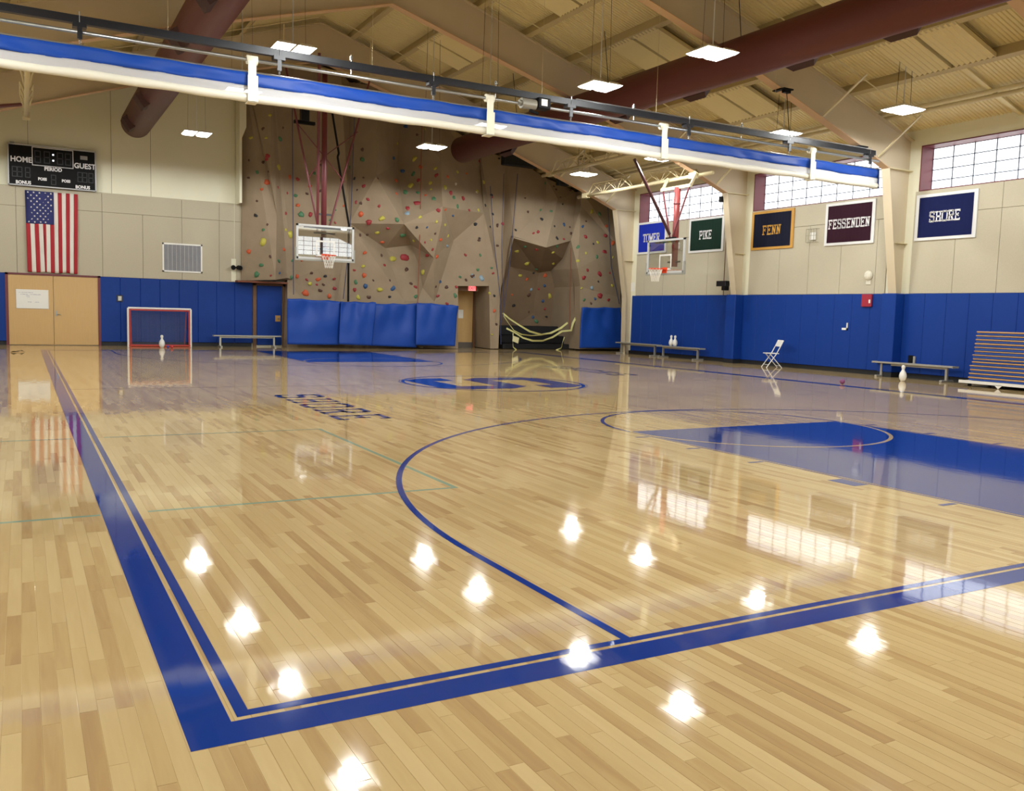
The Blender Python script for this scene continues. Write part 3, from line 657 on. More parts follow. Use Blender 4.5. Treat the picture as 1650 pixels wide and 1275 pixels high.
# ================================================================= SUSPENDED BASKETS
def board_local(t, F, grey):
    """backboard built through F(u, d, z): u along the board, d in front of it, z up from the rim height"""
    def bx(u0, u1, d0, d1, z0, z1, b): return b.add([F(u, d, z) for z in (z0, z1) for (u, d) in ((u0, d0), (u1, d0), (u1, d1), (u0, d1))], [(0, 1, 2, 3), (4, 5, 6, 7), (0, 1, 5, 4), (1, 2, 6, 5), (2, 3, 7, 6), (3, 0, 4, 7)])
    z0 = -.13; z1 = .96; hw = .94
    b = MB(); bx(-hw, hw, -.03, .02, z0, z0 + .07, b); bx(-hw, hw, -.03, .02, z1 - .06, z1, b); bx(-hw, -hw + .065, -.03, .02, z0, z1, b); bx(hw - .065, hw, -.03, .02, z0, z1, b); b.build('board_frame', mat('board_frame_grey', 'c3c5c6', .35), t)
    g = MATS.get('board_glass')
    if g is None:
        g = bpy.data.materials.new('board_glass'); MATS['board_glass'] = g; g.use_nodes = True; nt = g.node_tree; nt.nodes.clear()
        o_ = nt.nodes.new('ShaderNodeOutputMaterial'); mx = nt.nodes.new('ShaderNodeMixShader'); lw = nt.nodes.new('ShaderNodeLayerWeight'); pw = nt.nodes.new('ShaderNodeMath'); pw.operation = 'POWER'; pw.inputs[1].default_value = 4; nt.links.new(lw.outputs['Facing'], pw.inputs[0]); fr_ = nt.nodes.new('ShaderNodeMath'); fr_.operation = 'MULTIPLY_ADD'; fr_.inputs[1].default_value = .6; fr_.inputs[2].default_value = .22; nt.links.new(pw.outputs[0], fr_.inputs[0])
        tr = nt.nodes.new('ShaderNodeBsdfTransparent'); tr.inputs[0].default_value = (.94, .96, .95, 1); gs = nt.nodes.new('ShaderNodeBsdfGlossy'); gs.inputs['Roughness'].default_value = .0
        nt.links.new(fr_.outputs[0], mx.inputs[0]); nt.links.new(tr.outputs[0], mx.inputs[1]); nt.links.new(gs.outputs[0], mx.inputs[2]); nt.links.new(mx.outputs[0], o_.inputs[0]); g.diffuse_color = (.8, .85, .88, 1)
    b = MB(); bx(-hw + .06, hw - .06, -.006, .0, z0 + .06, z1 - .05, b); b.build('board_glass', g, t)
    b = MB()
    for (u0, u1, a, c) in ((-.31, .31, .43, .48), (-.31, -.26, .0, .43), (.26, .31, .0, .43), (-.31, .31, -.02, .03)): bx(u0, u1, .001, .004, a, c, b)
    b.build('target_square', M_WHITE, t)
    b = MB(); bx(-hw - .03, hw + .03, -.04, .03, z0 - .05, z0 + .005, b); bx(-hw - .03, -hw + .01, -.04, .03, z0, z0 + .36, b); bx(hw - .01, hw + .03, -.04, .03, z0, z0 + .36, b); b.build('edge_padding', grey, t)
    # rim and net
    b = MB(); N = 24; Rr = .225; c = .38
    ringp = [F(Rr * math.cos(2 * PI * i / N), c + Rr * math.sin(2 * PI * i / N), 0) for i in range(N)]
    for i in range(N): b.tube(ringp[i], ringp[(i + 1) % N], .012, 6)
    bx(-.06, .06, .02, c - Rr + .01, -.03, .0, b); bx(-.12, .12, .005, .03, -.12, .06, b); bx(-.11, .11, .02, .12, -.02, .005, b); rim = b.build('rim', M_ORANGE, t)
    b = MB(); lev = [(0, .225), (.1, .19), (.2, .155), (.3, .13), (.4, .12)]
    for k in range(len(lev) - 1):
        for i in range(12):
            for s in (-1, 1):
                a0 = 2 * PI * (i + .5 * (k % 2)) / 12; a1 = a0 + s * PI / 12
                p = F(lev[k][1] * math.cos(a0), c + lev[k][1] * math.sin(a0), -lev[k][0]); q_ = F(lev[k + 1][1] * math.cos(a1), c + lev[k + 1][1] * math.sin(a1), -lev[k + 1][0]); b.tube(p, q_, .006, 4, cap=False)
    b.build('net', M_NET, rim)
RZ = 3.08
# far basket (faces the viewer)
bk = thing('basketball_hoop', 'glass backboard hanging in front of the climbing wall on maroon struts', 'basketball hoop', (7.83, 24.9, RZ))
board_local(bk, lambda u, d, z: (7.83 + u, 24.7 - d, RZ + .03 + z), M_GREY)
xc, yc = 7.83, 24.9
MB().tube((xc, yc, RZ + .1), (xc, yc, 8.9), .085, 12).build('mast', M_MAROON, bk, True)
MB().bar((xc - .35, yc - .08, RZ + .25), (xc + .35, yc - .08, RZ + .25), .04, .05).bar((xc - .35, yc - .08, RZ + .75), (xc + .35, yc - .08, RZ + .75), .04, .05).bar((xc - .24, yc, RZ + 1.35), (xc + .24, yc, RZ + 1.35), .05, .06).bar((xc - .7, 24.72, RZ + .9), (xc + .7, 24.72, RZ + .9), .03, .05).build('mounting_bracket', M_BLACKM, bk)
MB().tube((xc - .2, yc, RZ + 1.0), (xc - 1.25, yc, 8.9), .032, 8).build('strut', M_MAROON, bk)
MB().tube((xc + .2, yc, RZ + 1.0), (xc + 1.5, yc, 8.9), .032, 8).build('strut', M_MAROON, bk)
MB().tube((xc - .22, yc - .06, RZ + .8), (xc - .72, yc - 1.8, 8.9), .045, 8).build('strut', M_MAROON, bk)
for s, xe in ((-1, -.86), (1, 1.1)):
    MB().tube((xc, yc, 6.25), (xc + xe * .62, yc, 5.5), .018, 6).tube((xc, yc, 6.25), (xc + xe, yc, 7.15), .018, 6).build('cross_brace', M_MAROON, bk)
MB().tube((xc - 1.6, yc, 8.9), (xc + 1.8, yc, 8.9), .06, 10).build('crossbar', M_STEELC, bk)
for x in (xc - 1.3, xc + 1.5): MB().tube((x, yc, 8.9), (x, yc, deckz(x) - .2), .03, 8).build('hanger', M_STEELC, bk)
# side basket (faces the court, seen on the right)
def pipe_truss(x, z, y0, y1, lab, s=1):
    t = thing('suspension_truss', lab, 'truss', (x, (y0 + y1) / 2, z))
    MB().tube((x, y0, z), (x, y1, z), .06, 12).build('main_pipe', M_STEELC, t, True)
    for (a, e) in ((y0 + .6, (y0 + y1) / 2 - .2), ((y0 + y1) / 2 + .3, y1 - .7)):
        for dx in (-.14, .14):
            P = [(x + dx * .2, a, z), (x + dx, a + .5, z + .36), (x + dx, e - .5, z + .36), (x + dx * .2, e, z)]
            b = MB(); b.path(P, .022, 6); n_ = 2
            for k in range(n_):
                ya = a + .5 + (e - a - 1) * k / n_; yb_ = a + .5 + (e - a - 1) * (k + .5) / n_; yc_ = a + .5 + (e - a - 1) * (k + 1) / n_
                b.tube((x + dx, ya, z + .36), (x, yb_, z), .014, 5).tube((x, yb_, z), (x + dx, yc_, z + .36), .014, 5)
            b.build('truss_bars', M_STEELC, t)
    for y in COLS[:2]:
        if y0 < y < y1: MB().box((x - .09, y - .15, z - .08), (x + .09, y + .15, z + .1)).build('beam_clamp', M_STEELC, t)
    return t
pipe_truss(18.12, 5.97, 18.3, 25.9, 'cream pipe truss nearer the right wall, carrying the side basket')
pipe_truss(16.5, 6.62, 18.3, 25.9, 'cream pipe truss left of the other one above the side basket')
pipe_truss(-.46, 6.5, 18.3, 25.6, 'cream pipe truss above the scoreboard, partly behind the curtain')
MB_ = MB().tube((-.6, 23.0, 6.35), (-1.9, 20.5, 5.6), .045, 8).build('strut', M_MAROON, [o for o in col.objects if o.get('label', '').startswith('cream pipe truss above the score')][0])
bs = thing('basketball_hoop', 'glass backboard seen at an angle beside the PIKE banner', 'basketball hoop', (17.45, 19.55, RZ))
RS = 3.0
board_local(bs, lambda u, d, z: (17.45 - d, 19.6 + u, RS + z), M_GREY)
px_ = 17.78; py_ = 19.55
MB().tube((px_, py_, RS + .1), (px_, py_, 5.62), .1, 14).build('mast', mat('maroon_pipe', '8a3a3a', .4), bs, True)
MB().torus((px_, py_, 5.1), .1, .022, 'z', 14, 6).build('mast_collar', M_MAROON, bs)
MB().bar((px_ - .02, py_ - .3, RS + .25), (px_ - .02, py_ + .3, RS + .25), .05, .05).bar((17.5, py_ - .35, RS + .98), (17.5, py_ + .1, RS + .98), .08, .07).bar((17.48, 19.0, RS + .87), (17.48, 20.2, RS + .87), .03, .05).build('mounting_bracket', M_BLACKM, bs)
MB().bar((17.8, 18.92, 5.62), (17.8, 20.4, 5.62), .09, .1).bar((17.8, 18.96, 5.6), (18.02, 18.96, 6.02), .07, .07).bar((17.8, 20.36, 5.6), (18.02, 20.36, 6.02), .07, .07).build('hanging_frame', M_STEELC, bs)
MB().tube((17.8, 19.0, 5.6), (17.6, 19.5, RS + 1.0), .03, 8).build('strut', M_MAROON, bs)
MB().tube((17.8, 20.32, 5.6), (17.6, 19.6, RS + 1.0), .03, 8).build('strut', M_MAROON, bs)
MB().tube(at(1022, 256, 'y', 19.6), at(1079, 378, 'x', 17.55), .05, 8).build('long_strut', mat('dark_maroon', '3d1a20', .35), bs)

# ================================================================= CLIMBING WALL
def yy_(Y): return 28.45 + (Y - 28.45) * 1.6
def tp(px, py, Y):
    Y = yy_(Y); p = at(px, py, 'y', Y); return Vector((p.x, Y, max(deckz(p.x) - .3, 6.6)))
PT = {}
def P(k, px, py, Y): PT[k] = at(px, py, 'y', yy_(Y))
def TP(k, px, py, Y): PT[k] = tp(px, py, Y)
TP('a0', 391, 165, 28.9); TP('a1', 436, 165, 28.45); TP('a2', 472, 165, 28.8)
P('a3', 437, 290, 28.4); P('a4', 446, 347, 28.45)
P('a5', 389, 452, 28.9); P('a6', 444, 451, 28.3); P('a7', 463, 448, 28.7); P('a8', 472, 451, 28.75)
P('a9', 389, 452, 29.25); P('a10', 472, 448, 29.25)
P('b0', 463, 451, 28.78); P('b1', 463, 561, 28.6)
TP('b2', 548, 190, 28.5); P('b3', 547, 304, 28.45); P('b4', 552, 416, 28.4); P('b5', 549, 485, 28.55); P('b6', 549, 561, 28.6)
TP('c0', 563, 190, 28.75); P('c1', 563, 360, 28.35); P('c2', 562, 486, 28.55); P('c3', 562, 561, 28.6)
TP('c4', 608, 197, 28.1); P('c5', 606, 284, 27.85)
P('c6', 651, 361, 27.75); P('c7', 621, 400, 28.75); P('c8', 651, 485, 28.4); P('c9', 673, 485, 28.55); P('c10', 675, 429, 28.75); P('c11', 663, 395, 28.7)
P('c12', 651, 561, 28.5); P('c13', 675, 561, 28.55)
TP('d0', 647, 208, 28.95); P('d1', 641, 263, 28.85); P('d2', 710, 257, 27.95); TP('d3', 713, 211, 28.3); P('d4', 713, 333, 27.7); P('d5', 712, 357, 27.75); P('d6', 699, 416, 28.1); P('d7', 681, 464, 28.5); P('d8', 682, 561, 28.5)
TP('e0', 773, 230, 28.7); P('e1', 773, 277, 28.65); P('e2', 780, 344, 28.3); P('e3', 731, 387, 28.6); P('e4', 738, 461, 28.4); P('e5', 738, 562, 28.4)
P('e6', 788, 461, 28.4); P('e7', 790, 562, 28.4); P('e8', 700, 487, 28.5)
TP('f0', 815, 255, 28.6); P('f1', 807, 465, 28.4); P('f2', 803, 562, 28.35); TP('f3', 837, 270, 28.3)
P('f4', 828, 384, 28.1)
TP('g0', 880, 285, 28.5); P('g1', 880, 330, 28.35); P('g2', 880, 399, 27.75); P('g3', 899, 321, 28.3); P('g4', 920, 388, 28.1); TP('g5', 930, 300, 28.5)
TP('h0', 936, 320, 28.1); TP('h1', 998, 330, 28.2); P('h2', 936, 331, 28.2); P('h3', 935, 462, 27.95); P('h4', 934, 563, 28.0); P('h5', 1000, 480, 27.95); P('h6', 1003, 563, 27.95); P('h7', 931, 433, 27.8); P('h8', 998, 400, 28.0)
FC = ['a0 a1 a3 a4 a6 a5', 'a1 a2 a8 a7 a4 a3', 'a4 a7 a6', 'a5 a6 a7 a8 a10 a9', 'a2 b2 b3 a8', 'a8 b3 b4 b5 b0', 'b0 b5 b6 b1', 'b2 c0 c1 b3', 'b3 c1 b4', 'b4 c1 c2 b5', 'b5 c2 c3 b6',
      'c0 c4 c5 c1', 'c1 c5 c6', 'c1 c6 c7', 'c1 c7 c8 c2', 'c2 c8 c12 c3', 'c7 c6 c11', 'c7 c11 c10', 'c7 c10 c9 c8', 'c8 c9 c13 c12', 'c4 d0 d1 c5', 'c5 d1 c6',
      'd0 d3 d2 d1', 'd1 d2 d4', 'd1 d4 c6', 'c6 d4 d5', 'c6 d5 d6 c11', 'c11 d6 c10', 'c10 d6 d7', 'c10 d7 c9', 'c9 d7 d8 c13',
      'd3 e0 e1 d2', 'd2 e1 e2 d4', 'd4 e2 e3 d5', 'd5 e3 d6', 'd6 e3 e8 d7', 'd7 e8 e5 d8', 'e3 e4 e8', 'e8 e4 e5', 'e3 e2 e6 e4', 'e0 f0 f1 e2 e1', 'e2 f1 e6', 'e6 f1 f2 e7',
      'f0 f3 f4 f1', 'f3 g0 g1 f4', 'f4 g1 g2', 'g0 g5 g3 g1', 'g1 g3 g2', 'g3 g5 g4', 'g3 g4 g2', 'g5 h0 h2 g4', 'g4 h2 h7', 'h0 h1 h8 h2', 'h2 h8 h7', 'h7 h8 h5 h3', 'h3 h5 h6 h4']
names = list(PT); V = [PT[k] for k in names]; F = []
for f in FC:
    ids = [names.index(k) for k in f.split()]
    for i in range(1, len(ids) - 1): F.append((ids[0], ids[i], ids[i + 1]))
cw = thing('climbing_wall', 'tall brown faceted climbing wall covered in coloured holds', 'climbing wall', (13, 28.5, 0))
cnt = {}
for f in F:
    for a, c in ((f[0], f[1]), (f[1], f[2]), (f[2], f[0])): cnt[(min(a, c), max(a, c))] = cnt.get((min(a, c), max(a, c)), 0) + 1
bd = [e for e, k in cnt.items() if k == 1]
b = MB(); b.add(V, F); n0 = len(V); back = {}
for e in bd:
    for i in e:
        if i not in back: back[i] = len(b.v); p = V[i]; b.v.append((p.x + (.1 if names[i] in ('e6', 'e7') else 0), YB - .02, p.z))
skip = {tuple(sorted((names.index(x), names.index(y)))) for x, y in (('a9', 'a10'), ('a5', 'a9'), ('a8', 'a10'))}
for (i, j) in bd:
    if (i, j) in skip: continue
    b.f.append((i, j, back[j], back[i])); b.mi.append(0)
face = b.build('rock_face', M_ROCK, cw)
bvh = BVHTree.FromPolygons([tuple(v) for v in V], F)
# cave lining; its rock colour is darkened to stand for the shade inside
c = MB(); cav = {k: at(*v) for k, v in dict(i1=(822, 430, 'y', 29.4), i2=(868, 440, 'y', 29.6), i3=(924, 430, 'y', 29.4), b1=(800, 527, 'y', 30.0), b2=(940, 527, 'y', 30.0)).items()}
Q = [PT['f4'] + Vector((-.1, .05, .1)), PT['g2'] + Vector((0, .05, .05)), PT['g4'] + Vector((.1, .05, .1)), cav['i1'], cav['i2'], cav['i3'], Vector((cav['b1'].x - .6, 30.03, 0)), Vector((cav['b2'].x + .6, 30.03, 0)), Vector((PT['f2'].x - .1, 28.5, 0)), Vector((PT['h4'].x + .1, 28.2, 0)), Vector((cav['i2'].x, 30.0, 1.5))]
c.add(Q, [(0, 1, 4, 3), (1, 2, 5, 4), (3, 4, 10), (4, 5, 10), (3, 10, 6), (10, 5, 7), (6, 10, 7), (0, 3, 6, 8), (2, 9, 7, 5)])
cave = c.build('cave_lining', mat('cave_rock_shaded', '7d6953', .85, noise=.15, nscale=2.2, bump=.4, bscale=14), cw)
bvh2 = BVHTree.FromPolygons([tuple(v) for v in Q], [(0, 1, 4), (0, 4, 3), (1, 2, 5), (1, 5, 4), (3, 4, 10), (4, 5, 10), (3, 10, 6), (10, 5, 7), (6, 10, 7), (0, 3, 6), (0, 6, 8), (2, 9, 7), (2, 7, 5)])
MB().box((5.95, 28.75, 2.28), (7.7, 29.2, 2.34)).build('soffit_board', mat('red_brown_board', '7a4226', .6), cw)
# holds
HC = {'r': '9a3038', 'o': 'c85a34', 'y': 'bfb84e', 'g': '4a7d5a', 'b': '2e5687', 'd': '55382e', 'w': 'd8d2c0', 'k': '20242c', 'c': '8aa3b5'}
protos = []
for k in range(6):
    rr = random.Random(k); b = MB(); lay = [(0, 1.0), (.35, .92), (.7, .6)]; nseg = 8; st = [rr.uniform(.7, 1.25) for _ in range(nseg)]
    for (h, s) in lay:
        for i in range(nseg):
            t = 2 * PI * i / nseg; q = s * st[i]; b.v.append((q * math.cos(t) * (1.35 if k % 2 else .8), q * math.sin(t), h + rr.uniform(-.08, .08)))
    for l in range(2):
        for i in range(nseg): b.f.append((l * nseg + i, l * nseg + (i + 1) % nseg, (l + 1) * nseg + (i + 1) % nseg, (l + 1) * nseg + i))
    b.f.append(tuple(range(2 * nseg, 3 * nseg))); b.mi = [0] * len(b.f); protos.append(b)
hm = {}
def hold(px, py, cc, size):
    d = ray(px, py); best = None
    for t in (bvh, bvh2):
        h = t.ray_cast(CAM, d.normalized())
        if h[0] is not None and (best is None or h[3] < best[3]): best = h
    if best is None: return False
    n = best[1]
    if n.dot(d) > 0: n = -n
    key = (cc, R.randrange(6))
    if key not in hm:
        o = MB(); o.v = list(protos[key[1]].v); o.f = list(protos[key[1]].f); o.mi = list(protos[key[1]].mi)
        m_ = mat('hold_' + cc, HC[cc], .5, noise=.1, nscale=20); ob = o.build('climbing_hold', m_, None, True); hm[key] = ob
    else: ob = bpy.data.objects.new('climbing_hold', hm[key].data); col.objects.link(ob)
    ob.parent = cw; s = size
    q = n.to_track_quat('Z', 'Y') @ __import__('mathutils').Quaternion((0, 0, 1), R.uniform(0, 6.28))
    ob.rotation_mode = 'QUATERNION'; ob.rotation_quaternion = q; ob.location = best[0] - cw.location; ob.scale = (s, s, s * R.uniform(.7, 1.1)); return True
H1 = 'y207,95,3;y90,232,3;y183,233,2;g267,242,5;r192,343,4;d79,369,2;d165,380,2;g130,440,4;d198,438,2;d77,475,2;o190,502,5;o157,545,3;y258,413,4;d128,615,2;k121,702,3;g166,788,3;d190,757,2;y163,864,6;y327,817,6;o78,920,4;d207,950,3;g157,1002,5;g126,1060,5;r211,1065,2;o290,908,3;g258,978,3;b263,1052,3;g335,1075,4;g340,976,3;o375,640,4;r452,697,5;g395,697,5;o450,525,4;o325,470,3;r373,484,4;g362,583,4;d428,570,3;g600,668,3;o652,645,2;r302,690,2;g765,366,4;g686,410,3;o755,694,4;r805,743,5;d795,818,3;o780,928,3;y770,1008,3;r716,1033,2;o775,1065,4;g725,1104,3;b783,1130,4;r718,1152,3;y740,1197,4;d803,1195,3;o372,1071,4;r430,1092,3;y447,1115,3;o497,1088,4;k540,1070,3;r595,1085,3;r597,1143,4;o422,1172,6;o566,1190,5;d510,1155,3;d457,1050,3;r490,1120,2;o400,972,3;r772,523,3;r800,606,2;r727,622,2;d733,547,2;k718,478,3;d771,475,2;d750,822,2;g475,448,3;d510,397,2;d285,172,2;d165,178,2'
H2 = 'b277,357,5;y405,361,5;b331,435,4;g396,451,4;o291,493,4;r428,489,4;y384,522,5;y500,506,4;g350,562,6;g425,565,4;o295,571,3;g522,600,4;r420,628,6;r363,659,4;c360,690,4;r548,672,5;y438,713,3;y208,721,5;g300,728,5;r129,743,5;r243,780,4;y180,806,5;g333,822,6;y401,855,4;r345,960,8;y274,967,6;d357,1030,5;r482,943,6;o539,950,5;c600,886,4;o562,847,5;y457,1045,5;y198,1150,7;b108,1130,4;b273,1143,4;o98,1064,4;o209,862,3;d205,945,3;r222,1003,3;y95,1010,3;o104,928,3;o82,695,4;r190,645,3;r122,606,3;r97,524,3;o604,469,3;y663,440,3;o719,449,3;w653,512,3;y587,531,5;g641,594,3;r624,565,4;r697,600,5;y780,557,4;g665,647,3;b637,704,3;o592,667,2;r735,670,3;y587,760,3;y606,826,3;k773,755,3;d796,842,2;r712,940,2;g788,1030,3;d755,1068,4;c809,1080,4;g680,1075,3;d716,1092,3;r547,1188,4;g650,1187,4;r600,1235,4;r657,1135,3;b560,1104,3;d598,1136,3;d385,1115,4;r410,1135,3;g410,1192,4;d255,1095,2;k254,1193,3;d130,1195,2;d155,1094,2;d530,812,2;y537,740,3;k418,775,2;b481,773,2;r468,866,2;y505,850,2;o472,580,2;r538,460,3;y530,418,3;o441,408,3;y505,545,2;y300,268,2;d420,215,3;y468,180,3;b352,165,4;d90,305,3;d85,365,3;g12,412,3'
H3 = 'y70,237,4;w30,295,3;y40,408,2;d322,335,2;k120,317,2;k82,378,2;k128,432,3;k22,492,3;d156,500,3;r190,492,3;k110,508,2;k264,527,3;k47,578,2;d156,622,3;g52,680,2;g37,768,3;g120,757,2;c60,818,5;c6,805,4;r128,790,3;g415,408,3;g480,415,3;d340,418,2;k423,463,3;k500,505,2;b557,495,3;r402,540,4;r374,547,3;k515,577,3;r557,583,3;d593,510,2;k550,372,2;d597,288,2;d510,283,2;y725,416,4;g700,335,5;g771,432,5;o813,503,4;r688,568,5;r807,562,5;b670,506,3;d690,475,2;o854,607,5;y760,602,4;g641,630,3;r803,660,5;g756,690,3;y641,715,4;r700,770,4;y690,668,2;r773,795,5;r678,815,4;c725,878,5;y848,863,4;r774,925,6;r826,950,3;b746,943,3;y663,880,3;k765,840,2;g680,950,2;d720,970,3;y852,693,3;g323,627,3;y273,656,4;y333,730,5;r393,645,3;y490,663,3;g515,627,4;y493,730,3;g390,765,3;y292,802,3;o443,803,4;o333,825,3;c540,812,4;c360,888,4;d345,920,4;y470,927,5;r405,885,2;b440,865,4;k255,985,3;b430,957,3;r443,1005,3;d345,1025,2;b370,1055,3;g390,1078,4;k450,1052,3;y587,1070,2;k567,925,2;k615,860,3;o137,1017,4;y122,1160,2;d150,1097,3;y108,910,3;k137,925,3'
total = 0
for (ox, oy), H in (((380, 160), H1), ((560, 160), H2), ((760, 230), H3)):
    for it in H.split(';'):
        x, y, s = it[1:].split(','); total += hold(ox + float(x) / 3.75, oy + float(y) / 3.75, it[0], .02 + .0145 * float(s))
tries = 0
while total < 299 and tries < 400:
    tries += 1; px, py = R.uniform(395, 995), R.uniform(230, 480)
    if 545 < px < 575 and py > 350: continue
    total += hold(px, py, R.choice('dddkkyrrgo'), R.uniform(.035, .055))
# hanging ropes and auto-belay gear on the wall
def rope(pts, r, m, lab, nm='climbing_rope', cat='rope', group=None):
    o = MB().path(pts, r, 6).build(nm, m); return tag(o, lab, cat, group)
M_ROPEB = mat('blue_rope', '3b4468', .8); M_ROPER = mat('rust_rope', '8a4a32', .8)
def wpt(px, py, off=.12):
    d = ray(px, py).normalized(); h = bvh.ray_cast(CAM, d); return (h[0] if h[0] is not None else at(px, py, 'y', 28.3)) - d * off
rope([at(471, 175, 'y', 27.8), at(472, 320, 'y', 28.0), at(473, 475, 'y', 28.0)], .014, M_ROPEB, 'thin blue rope hanging left of the hanging backboard')
rope([at(681, 175, 'y', 27.5), at(679, 240, 'y', 27.5), at(677, 360, 'y', 27.5), at(673, 490, 'y', 27.6)], .013, M_ROPER, 'thin rust rope down the pale spur of the climbing wall')
rope([at(571, 190, 'y', 27.9), at(566, 330, 'y', 27.9), at(562, 400, 'y', 27.9), at(553, 482, 'y', 27.9)], .013, M_ROPEB, 'thin blue rope just right of the hanging backboard')
rope([at(790, 300, 'y', 27.8), at(795, 380, 'y', 27.8), at(806, 480, 'y', 27.8), at(807, 555, 'y', 27.8)], .013, M_ROPEB, 'blue rope left of the cave, leaning right as it falls')
rope([at(834, 280, 'y', 27.8), at(822, 420, 'y', 27.8), at(809, 520, 'y', 27.8)], .013, M_ROPEB, 'blue rope along the left edge of the cave')
rope([at(812, 280, 'y', 27.8), at(808, 400, 'y', 27.8), at(812, 500, 'y', 27.8)], .011, M_ROPEB, 'thin straight rope left of the cave mouth')
rope([at(920, 400, 'y', 27.9), at(918, 530, 'y', 27.9)], .014, M_ROPER, 'rust rope hanging at the right side of the cave')
rope([at(979, 325, 'y', 27.6), at(985, 430, 'y', 27.6), at(998, 490, 'y', 27.6)], .016, M_ROPEB, 'blue rope at the right end of the climbing wall')
rope([at(531, 150, 'y', 26.9), at(537, 192, 'y', 26.9), at(546, 247, 'y', 26.9), at(544, 253, 'y', 26.9), at(562, 362, 'y', 27.3), at(561, 486, 'y', 27.75)], .036, M_BLACK, 'long black strap hanging in a bent line behind the right of the far backboard', 'black_strap', 'strap')
t = thing('winch', 'dark winch box high above the far backboard', 'winch', at(491, 190, 'y', 26.2))
l_ = t.location
MB().box((l_.x - .13, 26.1, l_.z - .1), (l_.x + .13, 26.35, l_.z + .42)).build('winch_housing', M_BLACKM, t)
MB().box((l_.x - .34, 26.15, l_.z - .2), (l_.x + .34, 26.3, l_.z - .1)).build('winch_arm', M_BLACK, t)
for px, py, w_, h_, lab in ((838, 258, 1.5, .5, 'long dark block standing for the dark void at the top of the climbing wall, by the duct end'), (908, 292, .5, .35, 'small dark block standing for the dark void at the top right of the climbing wall')):
    p = at(px, py, 'y', 27.6); tag(MB().cbox((p.x - w_ / 2, 27.5, p.z - h_ / 2), (p.x + w_ / 2, 27.8, p.z + h_ / 2), .03).build('void_block', mat('dark_navy', '10151f', .6)), lab, 'box')  # dark blocks added where only a dark void shows above the wall
# door in the climbing wall
d3 = struct('door_3', (15.4, 29.9, 0), 'plain maple door deep in the climbing wall, with a paper sheet on it')
dl = MB().box((14.6, 29.85, .22), (15.68, 29.9, 2.36)).build('door_leaf', M_DOOR, d3)
MB().box((14.6, 29.84, .0), (15.68, 29.9, .22)).build('kick_plate', mat('grey_plate', '6f6a64', .4, metal=.3), d3)
MB().box((15.68, 29.8, 0), (15.8, 29.95, 2.45)).box((14.5, 29.8, 2.36), (15.8, 29.95, 2.45)).build('door_frame', M_BROWN, d3)
MB().box((14.3, 28.75, 2.3), (15.35, 28.85, 2.52)).build('header_board', M_BROWN, d3)
tag(MB().box((15.02, 29.835, 1.2), (15.24, 29.845, 1.55)).build('paper_sheet', M_WHITE), 'white paper sheet taped to the door in the climbing wall', 'paper')
ex = thing('exit_sign', 'small lit red exit sign above the door in the climbing wall', 'sign', (15.1, 28.7, 2.35))
p = at(761, 465, 'y', 28.72)
MB().cbox((p.x - .16, 28.72, p.z - .09), (p.x + .16, 28.77, p.z + .09), .01).build('sign_box', mat('exit_sign_face', 'ff8f8f', .4, emit=.9), ex)
def word(txt, loc, h, m, rotx=PI / 2, rotz=0, name='lettering', parent=None, align='CENTER', ex_=.002, bold=.0, sx=1.0):
    cu_ = bpy.data.curves.new('t', 'FONT'); cu_.body = txt; cu_.size = h * 1.38; cu_.align_x = align; cu_.align_y = 'CENTER'; cu_.extrude = ex_; cu_.offset = bold; cu_.resolution_u = 3
    o = bpy.data.objects.new('t', cu_); col.objects.link(o); dg = bpy.context.evaluated_depsgraph_get(); me = bpy.data.meshes.new_from_object(o.evaluated_get(dg)); bpy.data.objects.remove(o)
    M = Matrix.Translation(Vector(loc)) @ Matrix.Rotation(rotz, 4, 'Z') @ Matrix.Rotation(rotx, 4, 'X') @ Matrix.Diagonal((sx, 1, 1, 1)); me.transform(M); me.materials.clear(); me.materials.append(m)
    if parent is not None: me.transform(Matrix.Translation(-parent.location))
    n_ = bpy.data.objects.new(name, me); col.objects.link(n_); n_.parent = parent; return n_
word('EXIT', (p.x, 28.715, p.z), .12, mat('exit_red', 'd8172a', .4, emit=.8), parent=ex, name='lettering', bold=.002)
# black mats in the cave and yellow caution tape
t = thing('landing_mats', 'black stepped landing mats inside the cave', 'mat', (18.2, 28.7, 0))
MB().cbox((16.45, 28.55, 0), (19.95, 30.0, .22), .03).build('lower_mat', M_BASEB, t); MB().cbox((16.55, 28.95, .22), (19.95, 30.0, .55), .03).build('middle_mat', mat('black_vinyl', '14161a', .45), t); MB().cbox((16.6, 29.4, .55), (19.95, 30.0, .95), .03).build('upper_mat', M_BASEB, t)
M_TAPE = mat('yellow_tape', 'd2d08c', .5)
def tape(pts, lab, Y=28.05, wd=.07):
    P3 = [at(a, b_, 'y', Y) for a, b_ in pts]; V = []; F = []
    for i, q in enumerate(P3):
        d = (P3[min(i + 1, len(P3) - 1)] - P3[max(i - 1, 0)]).normalized(); n_ = Vector((-d.z, 0, d.x)) * wd / 2; tw = Vector((0, .03 * math.sin(i * 1.3), 0)); V += [q + n_ + tw, q - n_ - tw]
    for i in range(len(P3) - 1): F.append((2 * i, 2 * i + 1, 2 * i + 3, 2 * i + 2))
    o = MB().add(V, F).build('caution_tape', M_TAPE); md = o.modifiers.new('t', 'SOLIDIFY'); md.thickness = .008; return tag(o, lab, 'tape', 'pale yellow tape across the cave')
z3 = lambda L3: [(760 + x / 3.75, 230 + y / 3.75) for x, y in L3]
tape(z3([(187, 1030), (230, 1066), (290, 1105), (350, 1140), (420, 1160), (480, 1150), (540, 1120), (580, 1088)]), 'upper pale yellow tape drooping across the cave mouth')
